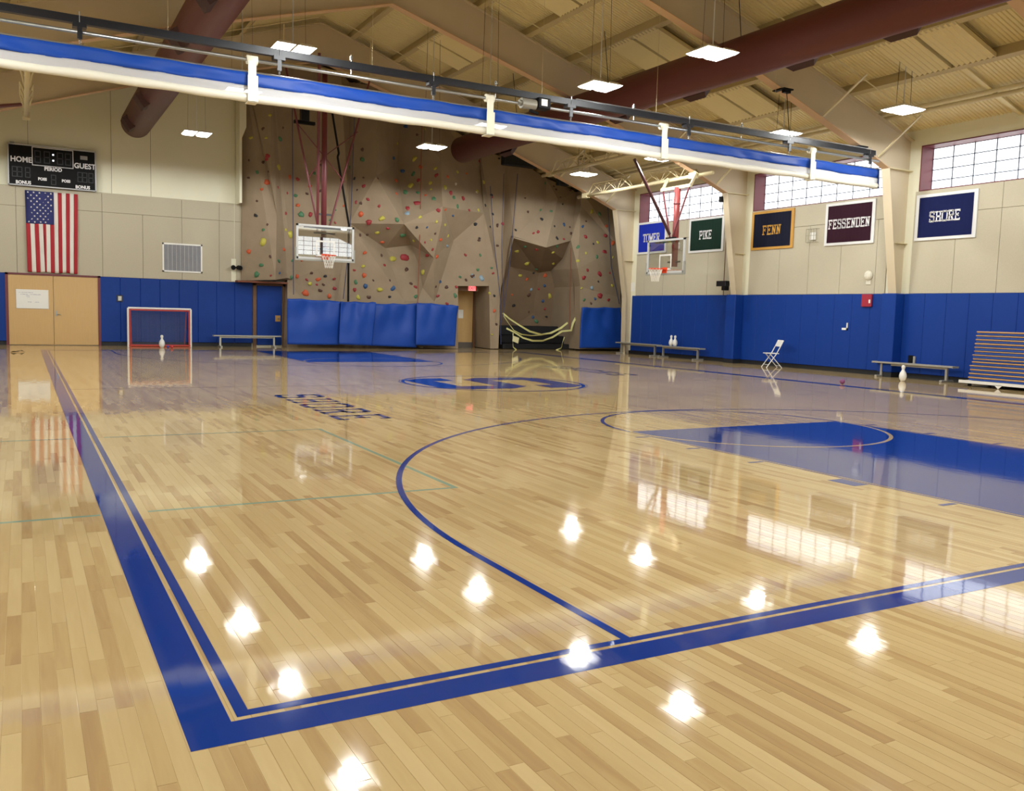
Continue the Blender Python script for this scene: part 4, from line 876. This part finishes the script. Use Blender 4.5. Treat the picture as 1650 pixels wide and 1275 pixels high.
tape(z3([(210, 1122), (255, 1145), (310, 1180), (370, 1197), (430, 1197), (490, 1175), (545, 1140), (600, 1135)]), 'lowest pale yellow tape loop across the cave mouth')
tape(z3([(192, 1045), (225, 1095), (255, 1135), (300, 1158), (360, 1166), (420, 1163), (470, 1152), (520, 1128), (560, 1105)]), 'thin middle pale yellow tape hanging across the cave mouth', 28.12, .04)
tape(z3([(600, 1140), (612, 1090), (640, 1035), (655, 1015)]), 'short pale yellow tape rising at the right side of the cave')
tape(z3([(250, 1150), (248, 1200), (250, 1235), (270, 1252)]), 'pale yellow tape hanging down below the paper tag', wd=.04)
tape(z3([(560, 1175), (548, 1210), (542, 1240), (510, 1253)]), 'pale yellow tape end trailing to the floor at the right', wd=.04)
p = at(832, 547, 'y', 28.0); tag(MB().add([(p.x - .15, 28.0, p.z + .15), (p.x + .14, 28.02, p.z + .06), (p.x + .09, 28.0, p.z - .17), (p.x - .17, 28.02, p.z - .07), (p.x - .15, 28.01, p.z + .15), (p.x + .14, 28.03, p.z + .06), (p.x + .09, 28.01, p.z - .17), (p.x - .17, 28.03, p.z - .07)], [(0, 1, 2, 3), (4, 5, 6, 7), (0, 1, 5, 4), (1, 2, 6, 5), (2, 3, 7, 6), (3, 0, 4, 7)]).build('paper_tag', mat('cream_card', 'ded7a8', .7)), 'tilted cream paper tag hanging on the tape in the cave mouth', 'sign')
# hanging blue mats in front of the climbing wall
def hung_mat(quad, Y, lab, seed):
    rr = random.Random(seed); P4 = [at(a, b_, 'y', Y) for a, b_ in quad]; nx, nz = 28, 22; V = []
    ph = [rr.uniform(0, 6) for _ in range(4)]
    for j in range(nz + 1):
        v = j / nz
        for i in range(nx + 1):
            u = i / nx; q = (P4[0] * (1 - u) + P4[1] * u) * (1 - v) + (P4[3] * (1 - u) + P4[2] * u) * v
            top = (1 - v) ** 1.5; dy = .035 * top * math.sin(u * 17 + ph[0] + v * 3) + .03 * math.sin(u * 5 + ph[1] + v * 4) * (1 - v * .3) + .03 * max(0, 1 - abs((u - (.35 + .5 * v * (rr.random() * 0 + 1))) * 6)) + .012 * math.sin(9 * v + ph[2] + 3 * u)
            dz = -.03 * top * abs(math.sin(u * PI * 2 + ph[3]))
            V.append((q.x, q.y + dy, q.z + dz))
    F = [(j * (nx + 1) + i, j * (nx + 1) + i + 1, (j + 1) * (nx + 1) + i + 1, (j + 1) * (nx + 1) + i) for j in range(nz) for i in range(nx)]
    o = MB().add(V, F).build('hanging_mat', M_MAT, None, True); md = o.modifiers.new('t', 'SOLIDIFY'); md.thickness = .04; return tag(o, lab, 'mat', 'blue mats along the foot of the climbing wall')
hung_mat([(463, 480), (549, 485), (547, 556), (463, 555)], 28.2, 'blue mat at the left end of the climbing wall, below the backboard', 1)
hung_mat([(549, 485), (605, 487), (599, 557), (546, 555)], 28.0, 'wrinkled narrow blue mat, second from the left under the climbing wall', 2)
hung_mat([(604, 489), (673, 489), (671, 560), (598, 557)], 28.2, 'creased blue mat, third from the left under the climbing wall', 3)
hung_mat([(672, 487), (737, 492), (733, 558), (669, 556)], 28.0, 'blue mat just left of the door in the climbing wall', 4)
hung_mat([(936, 495), (1000, 495), (1001, 561), (934, 561)], 27.3, 'blue mat right of the cave, beside the corner post', 5)

# ================================================================= SCOREBOARD, FLAG, WALL THINGS
sb = thing('scoreboard', 'black wall scoreboard reading HOME, GUEST and PERIOD above the flag', 'scoreboard', (.28, YF, 5.03))
y0 = YF - .2
MB().cbox((-.96, y0, 5.03), (1.52, YF - .02, 6.29), .01).build('cabinet', M_BLACK, sb)
b = MB()
for (a, c, d_, e) in ((-.97, 1.53, 5.02, 5.055), (-.97, 1.53, 6.265, 6.3), (-.97, -.935, 5.02, 6.3), (1.495, 1.53, 5.02, 6.3)): b.box((a, y0 - .012, d_), (c, y0 + .02, e))
b.build('cabinet_trim', mat('grey_trim', 'b9bbc0', .4), sb)
M_TXT = mat('score_text', 'e2e2e6', .5); M_SEG = mat('unlit_segment', '23242a', .5)
b = MB()
for (a, c, d_, e) in ((-.3, .87, 5.68, 5.7), (-.3, .87, 6.235, 6.255), (-.3, -.28, 5.68, 6.255), (.85, .87, 5.68, 6.255)): b.box((a, y0 - .006, d_), (c, y0, e))
b.build('clock_outline', M_TXT, sb)
for txt, x, z, h in (('HOME', -.6, 5.82, .165), ('GUEST', 1.2, 5.79, .165), ('PERIOD', .29, 5.6, .115), ('BONUS', -.55, 5.12, .1), ('BONUS', 1.13, 5.12, .1), ('POSS', -.02, 5.27, .085), ('POSS', .65, 5.27, .085)):
    word(txt, (x, y0 - .004, z), h, M_TXT, parent=sb, bold=.006, sx=.92)
def seg7(b, x, z, w_, h_):
    t_ = w_ * .16
    for (a, c, d_, e) in ((0, w_, h_ - t_, h_), (0, w_, h_ / 2 - t_ / 2, h_ / 2 + t_ / 2), (0, w_, 0, t_), (0, t_, .02, h_ / 2 - t_), (w_ - t_, w_, .02, h_ / 2 - t_), (0, t_, h_ / 2 + t_, h_ - .02), (w_ - t_, w_, h_ / 2 + t_, h_ - .02)): b.box((x + a, y0 - .003, z + d_), (x + c, y0, z + e))
for x in (-.23, .03, .4, .63): b = MB(); seg7(b, x, 5.77, .18, .38); b.build('digit', M_SEG, sb)
for x in (-.86, -.72, -.5, .98, 1.12, 1.3): b = MB(); seg7(b, x, 5.28, .15, .32); b.build('digit', M_SEG, sb)
b = MB(); seg7(b, .22, 5.12, .15, .32); b.build('digit', M_SEG, sb)
for z in (5.88, 6.06): MB().box((.27, y0 - .004, z - .025), (.32, y0, z + .025)).build('colon_dot', mat('lit_dot', 'f4f4ff', .4, emit=1.2), sb)
MB().box((1.07, y0 - .004, 6.0), (1.28, y0, 6.12)).build('maker_plate', mat('plate_grey', '9a9a9c', .5), sb)
MB().box((-.9, YF - .15, 6.3), (-.78, YF - .05, 6.36)).build('receiver', M_GREY, sb)
# flag hung with its stripes upright, blue field top left
fl = thing('flag', 'American flag hanging with upright stripes below the scoreboard', 'flag', (.23, YF - .06, 2.35))
fx0, fx1, fz0, fz1 = -.515, .985, 2.36, 4.9
sw = (fx1 - fx0) / 13; M_FR = mat('flag_red', 'a3202b', .75); M_FW = mat('flag_white', 'ddd8d2', .75); M_FB = mat('flag_blue', '252c66', .75)
def cloth(name, xa, xb, za, zb, m, yo=0):
    nx, nz = 4, 26; V = []
    for j in range(nz + 1):
        z = za + (zb - za) * j / nz; k = (fz1 - z) / (fz1 - fz0)
        for i in range(nx + 1):
            x = xa + (xb - xa) * i / nx; V.append((x + .012 * k * math.sin(x * 3 + 1) * 2 + (.04 * k if x < .0 else -.03 * k), YF - .1 + yo + .02 * math.sin(x * 12 + 2 * math.sin(z * 1.5)) + .012 * math.sin(z * 9 + x * 2), z - .03 * k * abs(math.sin(x * 5))))
    o = MB().add(V, [(j * (nx + 1) + i, j * (nx + 1) + i + 1, (j + 1) * (nx + 1) + i + 1, (j + 1) * (nx + 1) + i) for j in range(nz) for i in range(nx)]).build(name, m, fl, True)
    md = o.modifiers.new('t', 'SOLIDIFY'); md.thickness = .004; return o
zc = fz1 - 1.02
for i in range(13): cloth('stripe', fx0 + i * sw, fx0 + (i + 1) * sw, fz0, fz1 if i > 6 else zc, M_FR if i % 2 == 0 else M_FW)
for o in [c for c in fl.children if c.name.startswith('stripe') and 0]: pass
cloth('star_field', fx0, fx0 + 7 * sw, zc, fz1, M_FB)
b = MB()
for r_ in range(11):
    nc = 5 if r_ % 2 == 0 else 4
    for k in range(nc):
        x = fx0 + 7 * sw * ((k + .5) / 5 if nc == 5 else (k + 1) / 5) ; z = fz1 - 1.02 * (r_ + .6) / 11.2
        kk = (fz1 - z) / (fz1 - fz0); xx = x + .024 * kk * math.sin(x * 3 + 1) + (.04 * kk if x < 0 else -.03 * kk)
        yy = YF - .1 + .02 * math.sin(x * 12 + 2 * math.sin(z * 1.5)) + .012 * math.sin(z * 9 + x * 2) - .008
        pts = [(xx + (.034 if q % 2 == 0 else .014) * math.sin(q * PI / 5), yy, z - .03 * kk * abs(math.sin(x * 5)) + (.034 if q % 2 == 0 else .014) * math.cos(q * PI / 5)) for q in range(10)]
        b.add(pts + [(xx, yy, z)], [(q, (q + 1) % 10, 10) for q in range(10)])
b.build('stars', M_FW, fl)
# whiteboard
wbd = thing('whiteboard', 'white board with faint writing on the left maple door', 'whiteboard', (-.37, YF - .06, 1.18))
MB().cbox((-.83, YF - .075, 1.17), (.09, YF - .052, 1.78), .008).build('board', M_WHITE, wbd)
b = MB(); rr = random.Random(3)
for k, (x, z, l) in enumerate(((-.75, 1.68, .38), (-.7, 1.62, .2), (-.45, 1.62, .3), (-.55, 1.57, .1), (-.52, 1.53, .08), (-.5, 1.38, .08), (-.3, 1.38, .12))):
    u = x
    while u < x + l: s_ = rr.uniform(.01, .03); b.box((u, YF - .0775, z + rr.uniform(-.01, 0)), (u + s_, YF - .0755, z + rr.uniform(.004, .014))); u += s_ + .008
b.build('marker_writing', mat('marker_grey', '9aa0b4', .6), wbd)
# vent grille
vg = thing('vent_grille', 'grey louvred grille in a white frame, right of the flag', 'vent', (4.2, YF - .03, 3.03))
b = MB()
for (a, c, d_, e) in ((3.55, 4.85, 2.54, 2.59), (3.55, 4.85, 3.47, 3.52), (3.55, 3.6, 2.54, 3.52), (4.8, 4.85, 2.54, 3.52)): b.box((a, YF - .06, d_), (c, YF - .028, e))
b.build('grille_frame', M_WHITE, vg)
MB().box((3.6, YF - .034, 2.59), (4.8, YF - .03, 3.47)).build('grille_back', mat('grille_dark', '8a8c93', .6), vg)
for k in range(44): z = 2.6 + k * .0198; MB().bar((3.6, YF - .042, z), (4.8, YF - .042, z), .016, .005, (0, .5, 1)).build('slat', mat('grille_slat', 'b4b7be', .5), vg)
for k in range(1, 9): MB().box((3.6 + k * .1333 - .003, YF - .055, 2.59), (3.6 + k * .1333 + .003, YF - .05, 3.47)).build('grille_divider', M_WHITE, vg)
# small wall fittings
def simple(nm, lab, cat, b, m): return tag(b.build(nm, m), lab, cat)
t = thing('switch_plate', 'small grey switch in a dark box on the blue pads by the doors', 'switch', (2.2, YF - .06, 1.58))
MB().cbox((2.1, YF - .08, 1.47), (2.3, YF - .055, 1.7), .005).build('back_box', mat('dark_slate', '1b2338', .5), t); MB().cbox((2.145, YF - .09, 1.51), (2.255, YF - .08, 1.66), .003).build('plate', M_ALU, t)
def floodlight(loc, face, lab):
    t = thing('wall_speaker', lab, 'speaker', loc); x, y, z = loc
    if face == 'y':
        for s in (-1, 1): MB().tube((x + s * .09, y, z), (x + s * .12, y - .16, z - .02), .08, 14).tube((x + s * .12, y - .16, z - .02), (x + s * .122, y - .17, z - .022), .06, 12).build('speaker_drum', M_BLACK, t)
        MB().box((x - .12, y, z - .02), (x + .12, y + .06, z + .03)).build('mounting_bar', M_BLACKM, t)
    return t
floodlight((5.98, YF - .09, 2.8), 'y', 'pair of round black wall lamps left of the climbing wall')
simple('cable_conduit', 'thin conduit plate behind the round black wall lamps', 'conduit', MB().box((5.83, YF - .045, 2.3), (5.99, YF - .031, 3.1)).box((5.93, YF - .05, 2.3), (5.945, YF - .045, 9.5)), M_CREAM)
t = thing('wall_speaker', 'black box speaker on the column right of the PIKE banner', 'speaker', (20.0, 19.7, 2.62)); MB().cbox((19.9, 19.45, 2.56), (20.1, 19.9, 2.74), .01).build('speaker_box', M_BLACKM, t); MB().cbox((19.85, 19.42, 2.42), (20.05, 19.58, 2.56), .01).tube((20.1, 19.7, 2.65), (20.38, 19.7, 2.65), .02).build('mounting_bar', M_BLACK, t)
t = thing('security_camera', 'tiny black camera under the steel frame knee above the PIKE banner', 'camera', (19.5, 19.35, 5.35)); MB().cbox((19.4, 19.28, 5.28), (19.52, 19.42, 5.46), .01).build('camera_body', M_BLACK, t); MB().tube((19.48, 19.35, 5.44), (19.5, 19.35, 5.56), .015).build('camera_mount', M_BLACKM, t)
t = thing('fire_alarm', 'red fire alarm box at the top of the blue pads below the FESSENDEN banner', 'alarm', (XR - .06, 14.1, 2.1)); MB().cbox((XR - .12, 13.9, 1.92), (XR - .055, 14.24, 2.27), .01).build('alarm_cover', mat('alarm_red', '9c2238', .4), t); MB().box((XR - .13, 13.93, 2.02), (XR - .12, 13.98, 2.12)).build('alarm_lamp', M_WHITE, t)
t = thing('wall_hook', 'small white hook shaped fitting on the blue pads right of the chair', 'hook', (XR - .07, 14.78, 1.33)); MB().box((XR - .08, 14.7, 1.24), (XR - .058, 14.74, 1.45)).box((XR - .08, 14.7, 1.24), (XR - .058, 14.9, 1.3)).build('hook_body', M_WHITE, t)
t = thing('outlet_cover', 'dark wall outlet with a pale edge above the right bench', 'outlet', (XR - .07, 12.5, .5)); MB().box((XR - .08, 12.47, .4), (XR - .055, 12.62, .62)).build('cover', M_BLACK, t); MB().box((XR - .09, 12.4, .4), (XR - .055, 12.46, .6)).build('cover_edge', M_ALU, t)
simple('dome_sounder', 'round white dome on the tan wall below the FESSENDEN banner', 'alarm', MB().sphere((XR - .06, 14.1, 2.8), .14, 14, (.6, 1, 1)).box((XR - .05, 14.02, 2.55), (XR - .03, 14.18, 2.68)), mat('dome_white', 'd6d2c2', .4))
def cage(y, z, lab):
    t = thing('wall_thermostat', lab, 'thermostat', (XR - .05, y, z)); MB().cbox((XR - .09, y - .1, z - .13), (XR - .03, y + .1, z + .1), .01).build('thermostat_body', M_WHITE, t); b = MB()
    for k in range(5): yy = y - .2 + k * .1; b.path([(XR - .03, yy, z - .2), (XR - .15, yy, z - .2), (XR - .15, yy, z + .2), (XR - .03, yy, z + .2)], .006, 4)
    for zz in (-.2, 0, .2): b.tube((XR - .15, y - .2, z + zz), (XR - .15, y + .2, z + zz), .006, 4)
    b.build('wire_cage', mat('grey_wire', '8f8a76', .5), t)
cage(16.2, 4.05, 'white wall box in a wire cage right of the FENN banner'); cage(22.5, 4.1, 'white wall box in a wire cage seen behind the side backboard')
simple('paper_notice', 'small white paper notice on the cream post left of the TOWER banner', 'notice', MB().box((XR - .012, 25.1, 2.45), (XR - .001, 25.34, 2.8)), M_WHITE)
# banners
def banner(yn, yf, z0, z1, txt, field, edge, ink, h, wd, lab):
    t = thing('banner', lab, 'banner', (XR - .03, (yn + yf) / 2, z0), 'school pennants on the right wall'); xb = XR - .075
    MB().cbox((xb, yn, z0), (XR - .032, yf, z1), .006).build('banner_border', edge, t)
    e = .1; nn_ = 40; V = []; F = []
    for i in range(nn_ + 1):
        y = yn + e + (yf - yn - 2 * e) * i / nn_; dx = .004 * math.sin(i * 1.9)
        V += [(xb - .006 + dx, y, z0 + e * .8), (xb - .006 + dx, y, z1 - e * .8)]
    for i in range(nn_): F.append((2 * i, 2 * i + 2, 2 * i + 3, 2 * i + 1))
    MB().add(V, F).build('banner_field', field, t, True)
    yc_ = (yn + yf) / 2; zc_ = (z0 + z1) / 2
    lettering(txt, lambda u, v: (xb - .016, yc_ + wd / 2 - u, zc_ - h / 2 + v), h, wd, .155, .11).build('lettering', ink, t)
M_BW = mat('banner_white', 'd8d9da', .6); M_INK = mat('banner_ink_white', 'e8e6ea', .6)
banner(23.2, 24.98, 3.87, 5.08, 'TOWER', mat('banner_blue', '1a2ea2', .8, spec=.15), M_BW, M_INK, .31, .98, 'bright blue banner reading TOWER behind the side backboard')
banner(20.12, 21.93, 3.78, 4.99, 'PIKE', mat('banner_green', '172e25', .8, spec=.15), M_BW, M_INK, .31, .62, 'dark green banner with white border reading PIKE')
banner(17.0, 18.8, 3.73, 4.96, 'FENN', mat('banner_black', '14172a', .8, spec=.15), mat('banner_gold', 'c2913d', .6), mat('ink_gold', 'cf9c3e', .6), .31, .75, 'near black banner with gold border reading FENN')
banner(14.0, 15.76, 3.71, 4.945, 'FESSENDEN', mat('banner_maroon', '301422', .8, spec=.15), M_BW, M_INK, .28, 1.44, 'dark maroon banner with white border reading FESSENDEN')
banner(10.95, 12.7, 3.68, 4.89, 'SHORE', mat('banner_navy', '121a48', .8, spec=.15), M_BW, M_INK, .28, .86, 'navy banner with white border reading SHORE, nearest the viewer')
# thin post and cable by the corner
simple('corner_conduit', 'thin vertical conduit on the wall right of the PIKE banner', 'conduit', MB().box((XR - .04, 20.02, PADZ), (XR - .015, 20.05, 5.5)), M_BROWN)

# ================================================================= THINGS ON THE FLOOR
# floor hockey goal
gx0, gx1, gy = 2.4, 4.38, 28.75
gl = thing('hockey_goal', 'red and white framed hockey goal with net, standing against the blue pads', 'goal', ((gx0 + gx1) / 2, gy, 0))
gh = 1.28; r = .033
MB().tube((gx0, gy, 0.0), (gx0, gy, gh), r, 10).build('post', M_WHITE, gl); MB().tube((gx1, gy, 0.0), (gx1, gy, gh), r, 10).build('post', M_WHITE, gl)
MB().tube((gx0, gy, gh), (gx1, gy, gh), r, 10).build('crossbar', M_WHITE, gl)
MB().path([(gx0 + .06, gy - .02, 0), (gx0 + .06, gy - .02, gh - .06), (gx1 - .06, gy - .02, gh - .06), (gx1 - .06, gy - .02, 0)], .025, 8).build('red_liner', M_RED, gl)
b = MB(); b.tube((gx0, gy, .035), (gx1, gy, .035), .03, 8); b.path([(gx0, gy, .035), (gx0 + .15, gy + .42, .035), (gx1 - .15, gy + .42, .035), (gx1, gy, .035)], .025, 8); b.path([(gx0, gy, gh), (gx0 + .1, gy + .3, gh - .1), (gx0 + .15, gy + .42, .035)], .015, 6); b.path([(gx1, gy, gh), (gx1 - .1, gy + .3, gh - .1), (gx1 - .15, gy + .42, .035)], .015, 6); b.build('base_frame', M_RED, gl)
b = MB(); nx, nz = 40, 26
for i in range(nx + 1): x = gx0 + .1 + (gx1 - gx0 - .2) * i / nx; b.tube((x, gy + .28, gh - .05), (x, gy + .4, .05), .0035, 3, cap=False)
for j in range(nz + 1): z = .05 + (gh - .1) * j / nz; b.tube((gx0 + .1, gy + .4 - .12 * j / nz, z), (gx1 - .1, gy + .4 - .12 * j / nz, z), .0035, 3, cap=False)
o = b.build('net', mat('grey_net', '7c86a0', .8), gl)
# bench builder
def bench(x, y, ln, ax, h, lab):
    t = thing('bench', lab, 'bench', (x, y, 0), 'long low aluminium benches'); hl = ln / 2
    f = (lambda u, v, z: (x + u, y + v, z)) if ax == 'x' else (lambda u, v, z: (x + v, y + u, z))
    MB().cbox(f(-hl, -.13, h - .045), f(hl, .13, h), .008).build('seat', M_ALU, t)
    for s in (-1, 1): MB().box(f(s * hl, -.13, h - .05), f(s * (hl + .02), .13, h + .002)).build('end_cap', M_GREY, t)
    for s in (-1, 1):
        u = s * (hl - .22)
        MB().box(f(u - .03, -.03, .05), f(u + .03, .03, h - .045)).build('leg', M_ALU, t)
        MB().cbox(f(u - .035, -.24, .0), f(u + .035, .24, .05), .006).build('foot', M_ALU, t)
    MB().box(f(-hl + .22, -.015, h - .1), f(hl - .22, .015, h - .045)).build('rail', M_ALU, t)
    return t
bench(6.28, 28.75, 2.3, 'x', .42, 'low bench in front of the blue pads right of the hockey goal')
bench(20.05, 24.3, 2.55, 'y', .45, 'low bench nearest the far corner on the right')
bench(20.02, 21.75, 2.35, 'y', .43, 'low bench carrying two white bowling pins')
bench(20.02, 12.22, 2.4, 'y', .42, 'low white bench beside the stack of mats')
# bowling pins
def pin(loc, lab, s=1.0):
    prof = [(.038, 0), (.05, .01), (.078, .07), (.085, .13), (.07, .2), (.035, .265), (.03, .29), (.042, .33), (.044, .36), (.03, .385), (.008, .395)]
    t = thing('bowling_pin', lab, 'bowling pin', loc, 'white plastic bowling pins')
    MB().lathe(loc, [(r_ * s * 1.05, z_ * s) for r_, z_ in prof], 16).build('pin_body', M_WHITE, t, True); return t
pin((3.35, 28.0, 0), 'white bowling pin standing in front of the hockey goal', 1.06)
pin((20.0, 22.25, .432), 'left white bowling pin on the bench'); pin((20.0, 22.03, .432), 'right white bowling pin on the bench')
pin((19.0, 11.75, 0), 'white bowling pin on the floor in front of the right bench', 1.05)
# balls and bits
def ball(c, r_, m, lab): return tag(MB().sphere(c, r_, 14).build('small_ball', m, None, True), lab, 'ball')
ball((16.25, 11.3, .06), .06, mat('purple_ball', '7a3f70', .5), 'small purple ball on the floor near the right sideline')
ball((3.6, 27.6, .05), .05, mat('red_ball', 'b8323a', .5), 'small red ball beside the pin in front of the goal')
ball((3.5, 27.75, .045), .045, mat('blue_ball', '2b3a9a', .5), 'small blue ball next to the red ball by the goal')
simple('crumpled_leaf', 'small crumpled dark leaf on the floor in front of the double doors', 'leaf', MB().add([(-.98, 24.6, .01), (-.9, 24.45, .05), (-.8, 24.6, .02), (-.7, 24.7, .06), (-.62, 24.8, .01), (-.75, 24.95, .04), (-.9, 24.8, .02)], [(0, 1, 2, 6), (2, 3, 5, 6), (3, 4, 5)]), mat('leaf', '5a4a26', .8))
# white folding chair, facing the court
ch = thing('folding_chair', 'white folding chair standing alone in front of the right wall pads', 'chair', (19.75, 17.0, 0))
def cp_(d, s, z): return (19.75 - d, 17.0 + s, z)      # d towards the court, s along the wall
import math as _m
ang = .42; 
def cq(d, s, z): c_, s_ = math.cos(ang), math.sin(ang); return (19.75 - (d * c_ - s * s_), 17.0 + (d * s_ + s * c_), z)
for s in (-.21, .21):
    MB().path([cq(.26, s, .0), cq(-.03, s, .42), cq(-.24, s, .84)], .014, 8).build('leg', M_WHITE, ch)
    MB().path([cq(-.24, s * .9, .0), cq(.16, s * .9, .43)], .013, 8).build('leg', M_WHITE, ch)
MB().tube(cq(-.24, -.21, .84), cq(-.24, .21, .84), .014, 8).tube(cq(.2, -.21, .09), cq(.2, .21, .09), .01, 6).tube(cq(-.19, -.19, .06), cq(-.19, .19, .06), .01, 6).build('stretcher', M_WHITE, ch)
b = MB(); b.add([cq(d, s, z) for z in (.43, .455) for (d, s) in ((.24, -.19), (.24, .19), (-.12, .2), (-.12, -.2))], [(0, 1, 2, 3), (4, 5, 6, 7), (0, 1, 5, 4), (1, 2, 6, 5), (2, 3, 7, 6), (3, 0, 4, 7)]); b.build('seat', M_WHITE, ch)
b = MB(); b.add([cq(d + o_, s, z) for o_ in (0, .02) for (d, s, z) in ((-.15, -.2, .66), (-.15, .2, .66), (-.24, .2, .86), (-.24, -.2, .86))], [(0, 1, 2, 3), (4, 5, 6, 7), (0, 1, 5, 4), (1, 2, 6, 5), (2, 3, 7, 6), (3, 0, 4, 7)]); b.build('backrest', M_WHITE, ch)
# mat cart with folded mats
yfar, ynear = 10.3, 7.6; xf = 19.25; xbk = 20.3
ct = thing('mat_cart', 'low white wheeled cart under the stack of folded mats', 'cart', (19.8, 9.0, 0))
MB().box((xf - .03, ynear, .1), (xbk, yfar + .02, .14)).box((xf - .04, ynear, .08), (xf - .02, yfar + .05, .15)).build('cart_deck', M_WHITE, ct)
for y in (yfar - .15, yfar - .95, yfar - 1.9, ynear + .15):
    for x in (xf + .1, xbk - .15): MB().tube((x - .02, y, .04), (x + .02, y, .04), .04, 12).build('wheel', M_BLACK, ct)
for y in (yfar - .95,): MB().prism([(xf - .04, y - .1, .09), (xf - .04, y + .1, .09), (xf - .04, y, .0)], (.01, 0, 0)).build('cart_foot', M_WHITE, ct)
M_MT = mat('mat_tan', 'b98e5c', .6, noise=.06); M_MBL = mat('mat_blue', '2350a8', .5, noise=.05); rr = random.Random(11)
z = .15; k = 0
layers = []
for k in range(13):
    th = .093 if k not in (5,) else .07; layers.append((z, z + th)); z += th
for k, (za, zb) in enumerate(layers):
    q = 1 - k / 13; ext = .16 * q + rr.uniform(-.02, .02); sg = lambda y: 0
    t = thing('folded_mat', 'folded mat in the stack, %s from the bottom, blue with tan edges' % ['lowest', 'second', 'third', 'fourth', 'fifth', 'sixth', 'seventh', 'eighth', 'ninth', 'tenth', 'eleventh', 'twelfth', 'topmost, thirteenth'][k], 'mat', (19.8, 9, za), 'folded mats stacked on the cart')
    x0_ = xf + .02 + rr.uniform(-.015, .015); y1_ = yfar - .3 + ext; h_ = zb - za; f_ = .36 + rr.uniform(-.06, .08)
    MB().cbox((x0_ + .01, ynear + .05, za + .002), (xbk - .02, y1_ - .01, za + h_ * (1 - f_)), .012).build('blue_layer', M_MBL, t)
    MB().cbox((x0_ - .01, ynear + .05, za + h_ * (1 - f_)), (xbk, y1_, zb - .004), .012).build('tan_layer', M_MT, t)
print('OBJECTS', len(col.objects), 'holds', total)
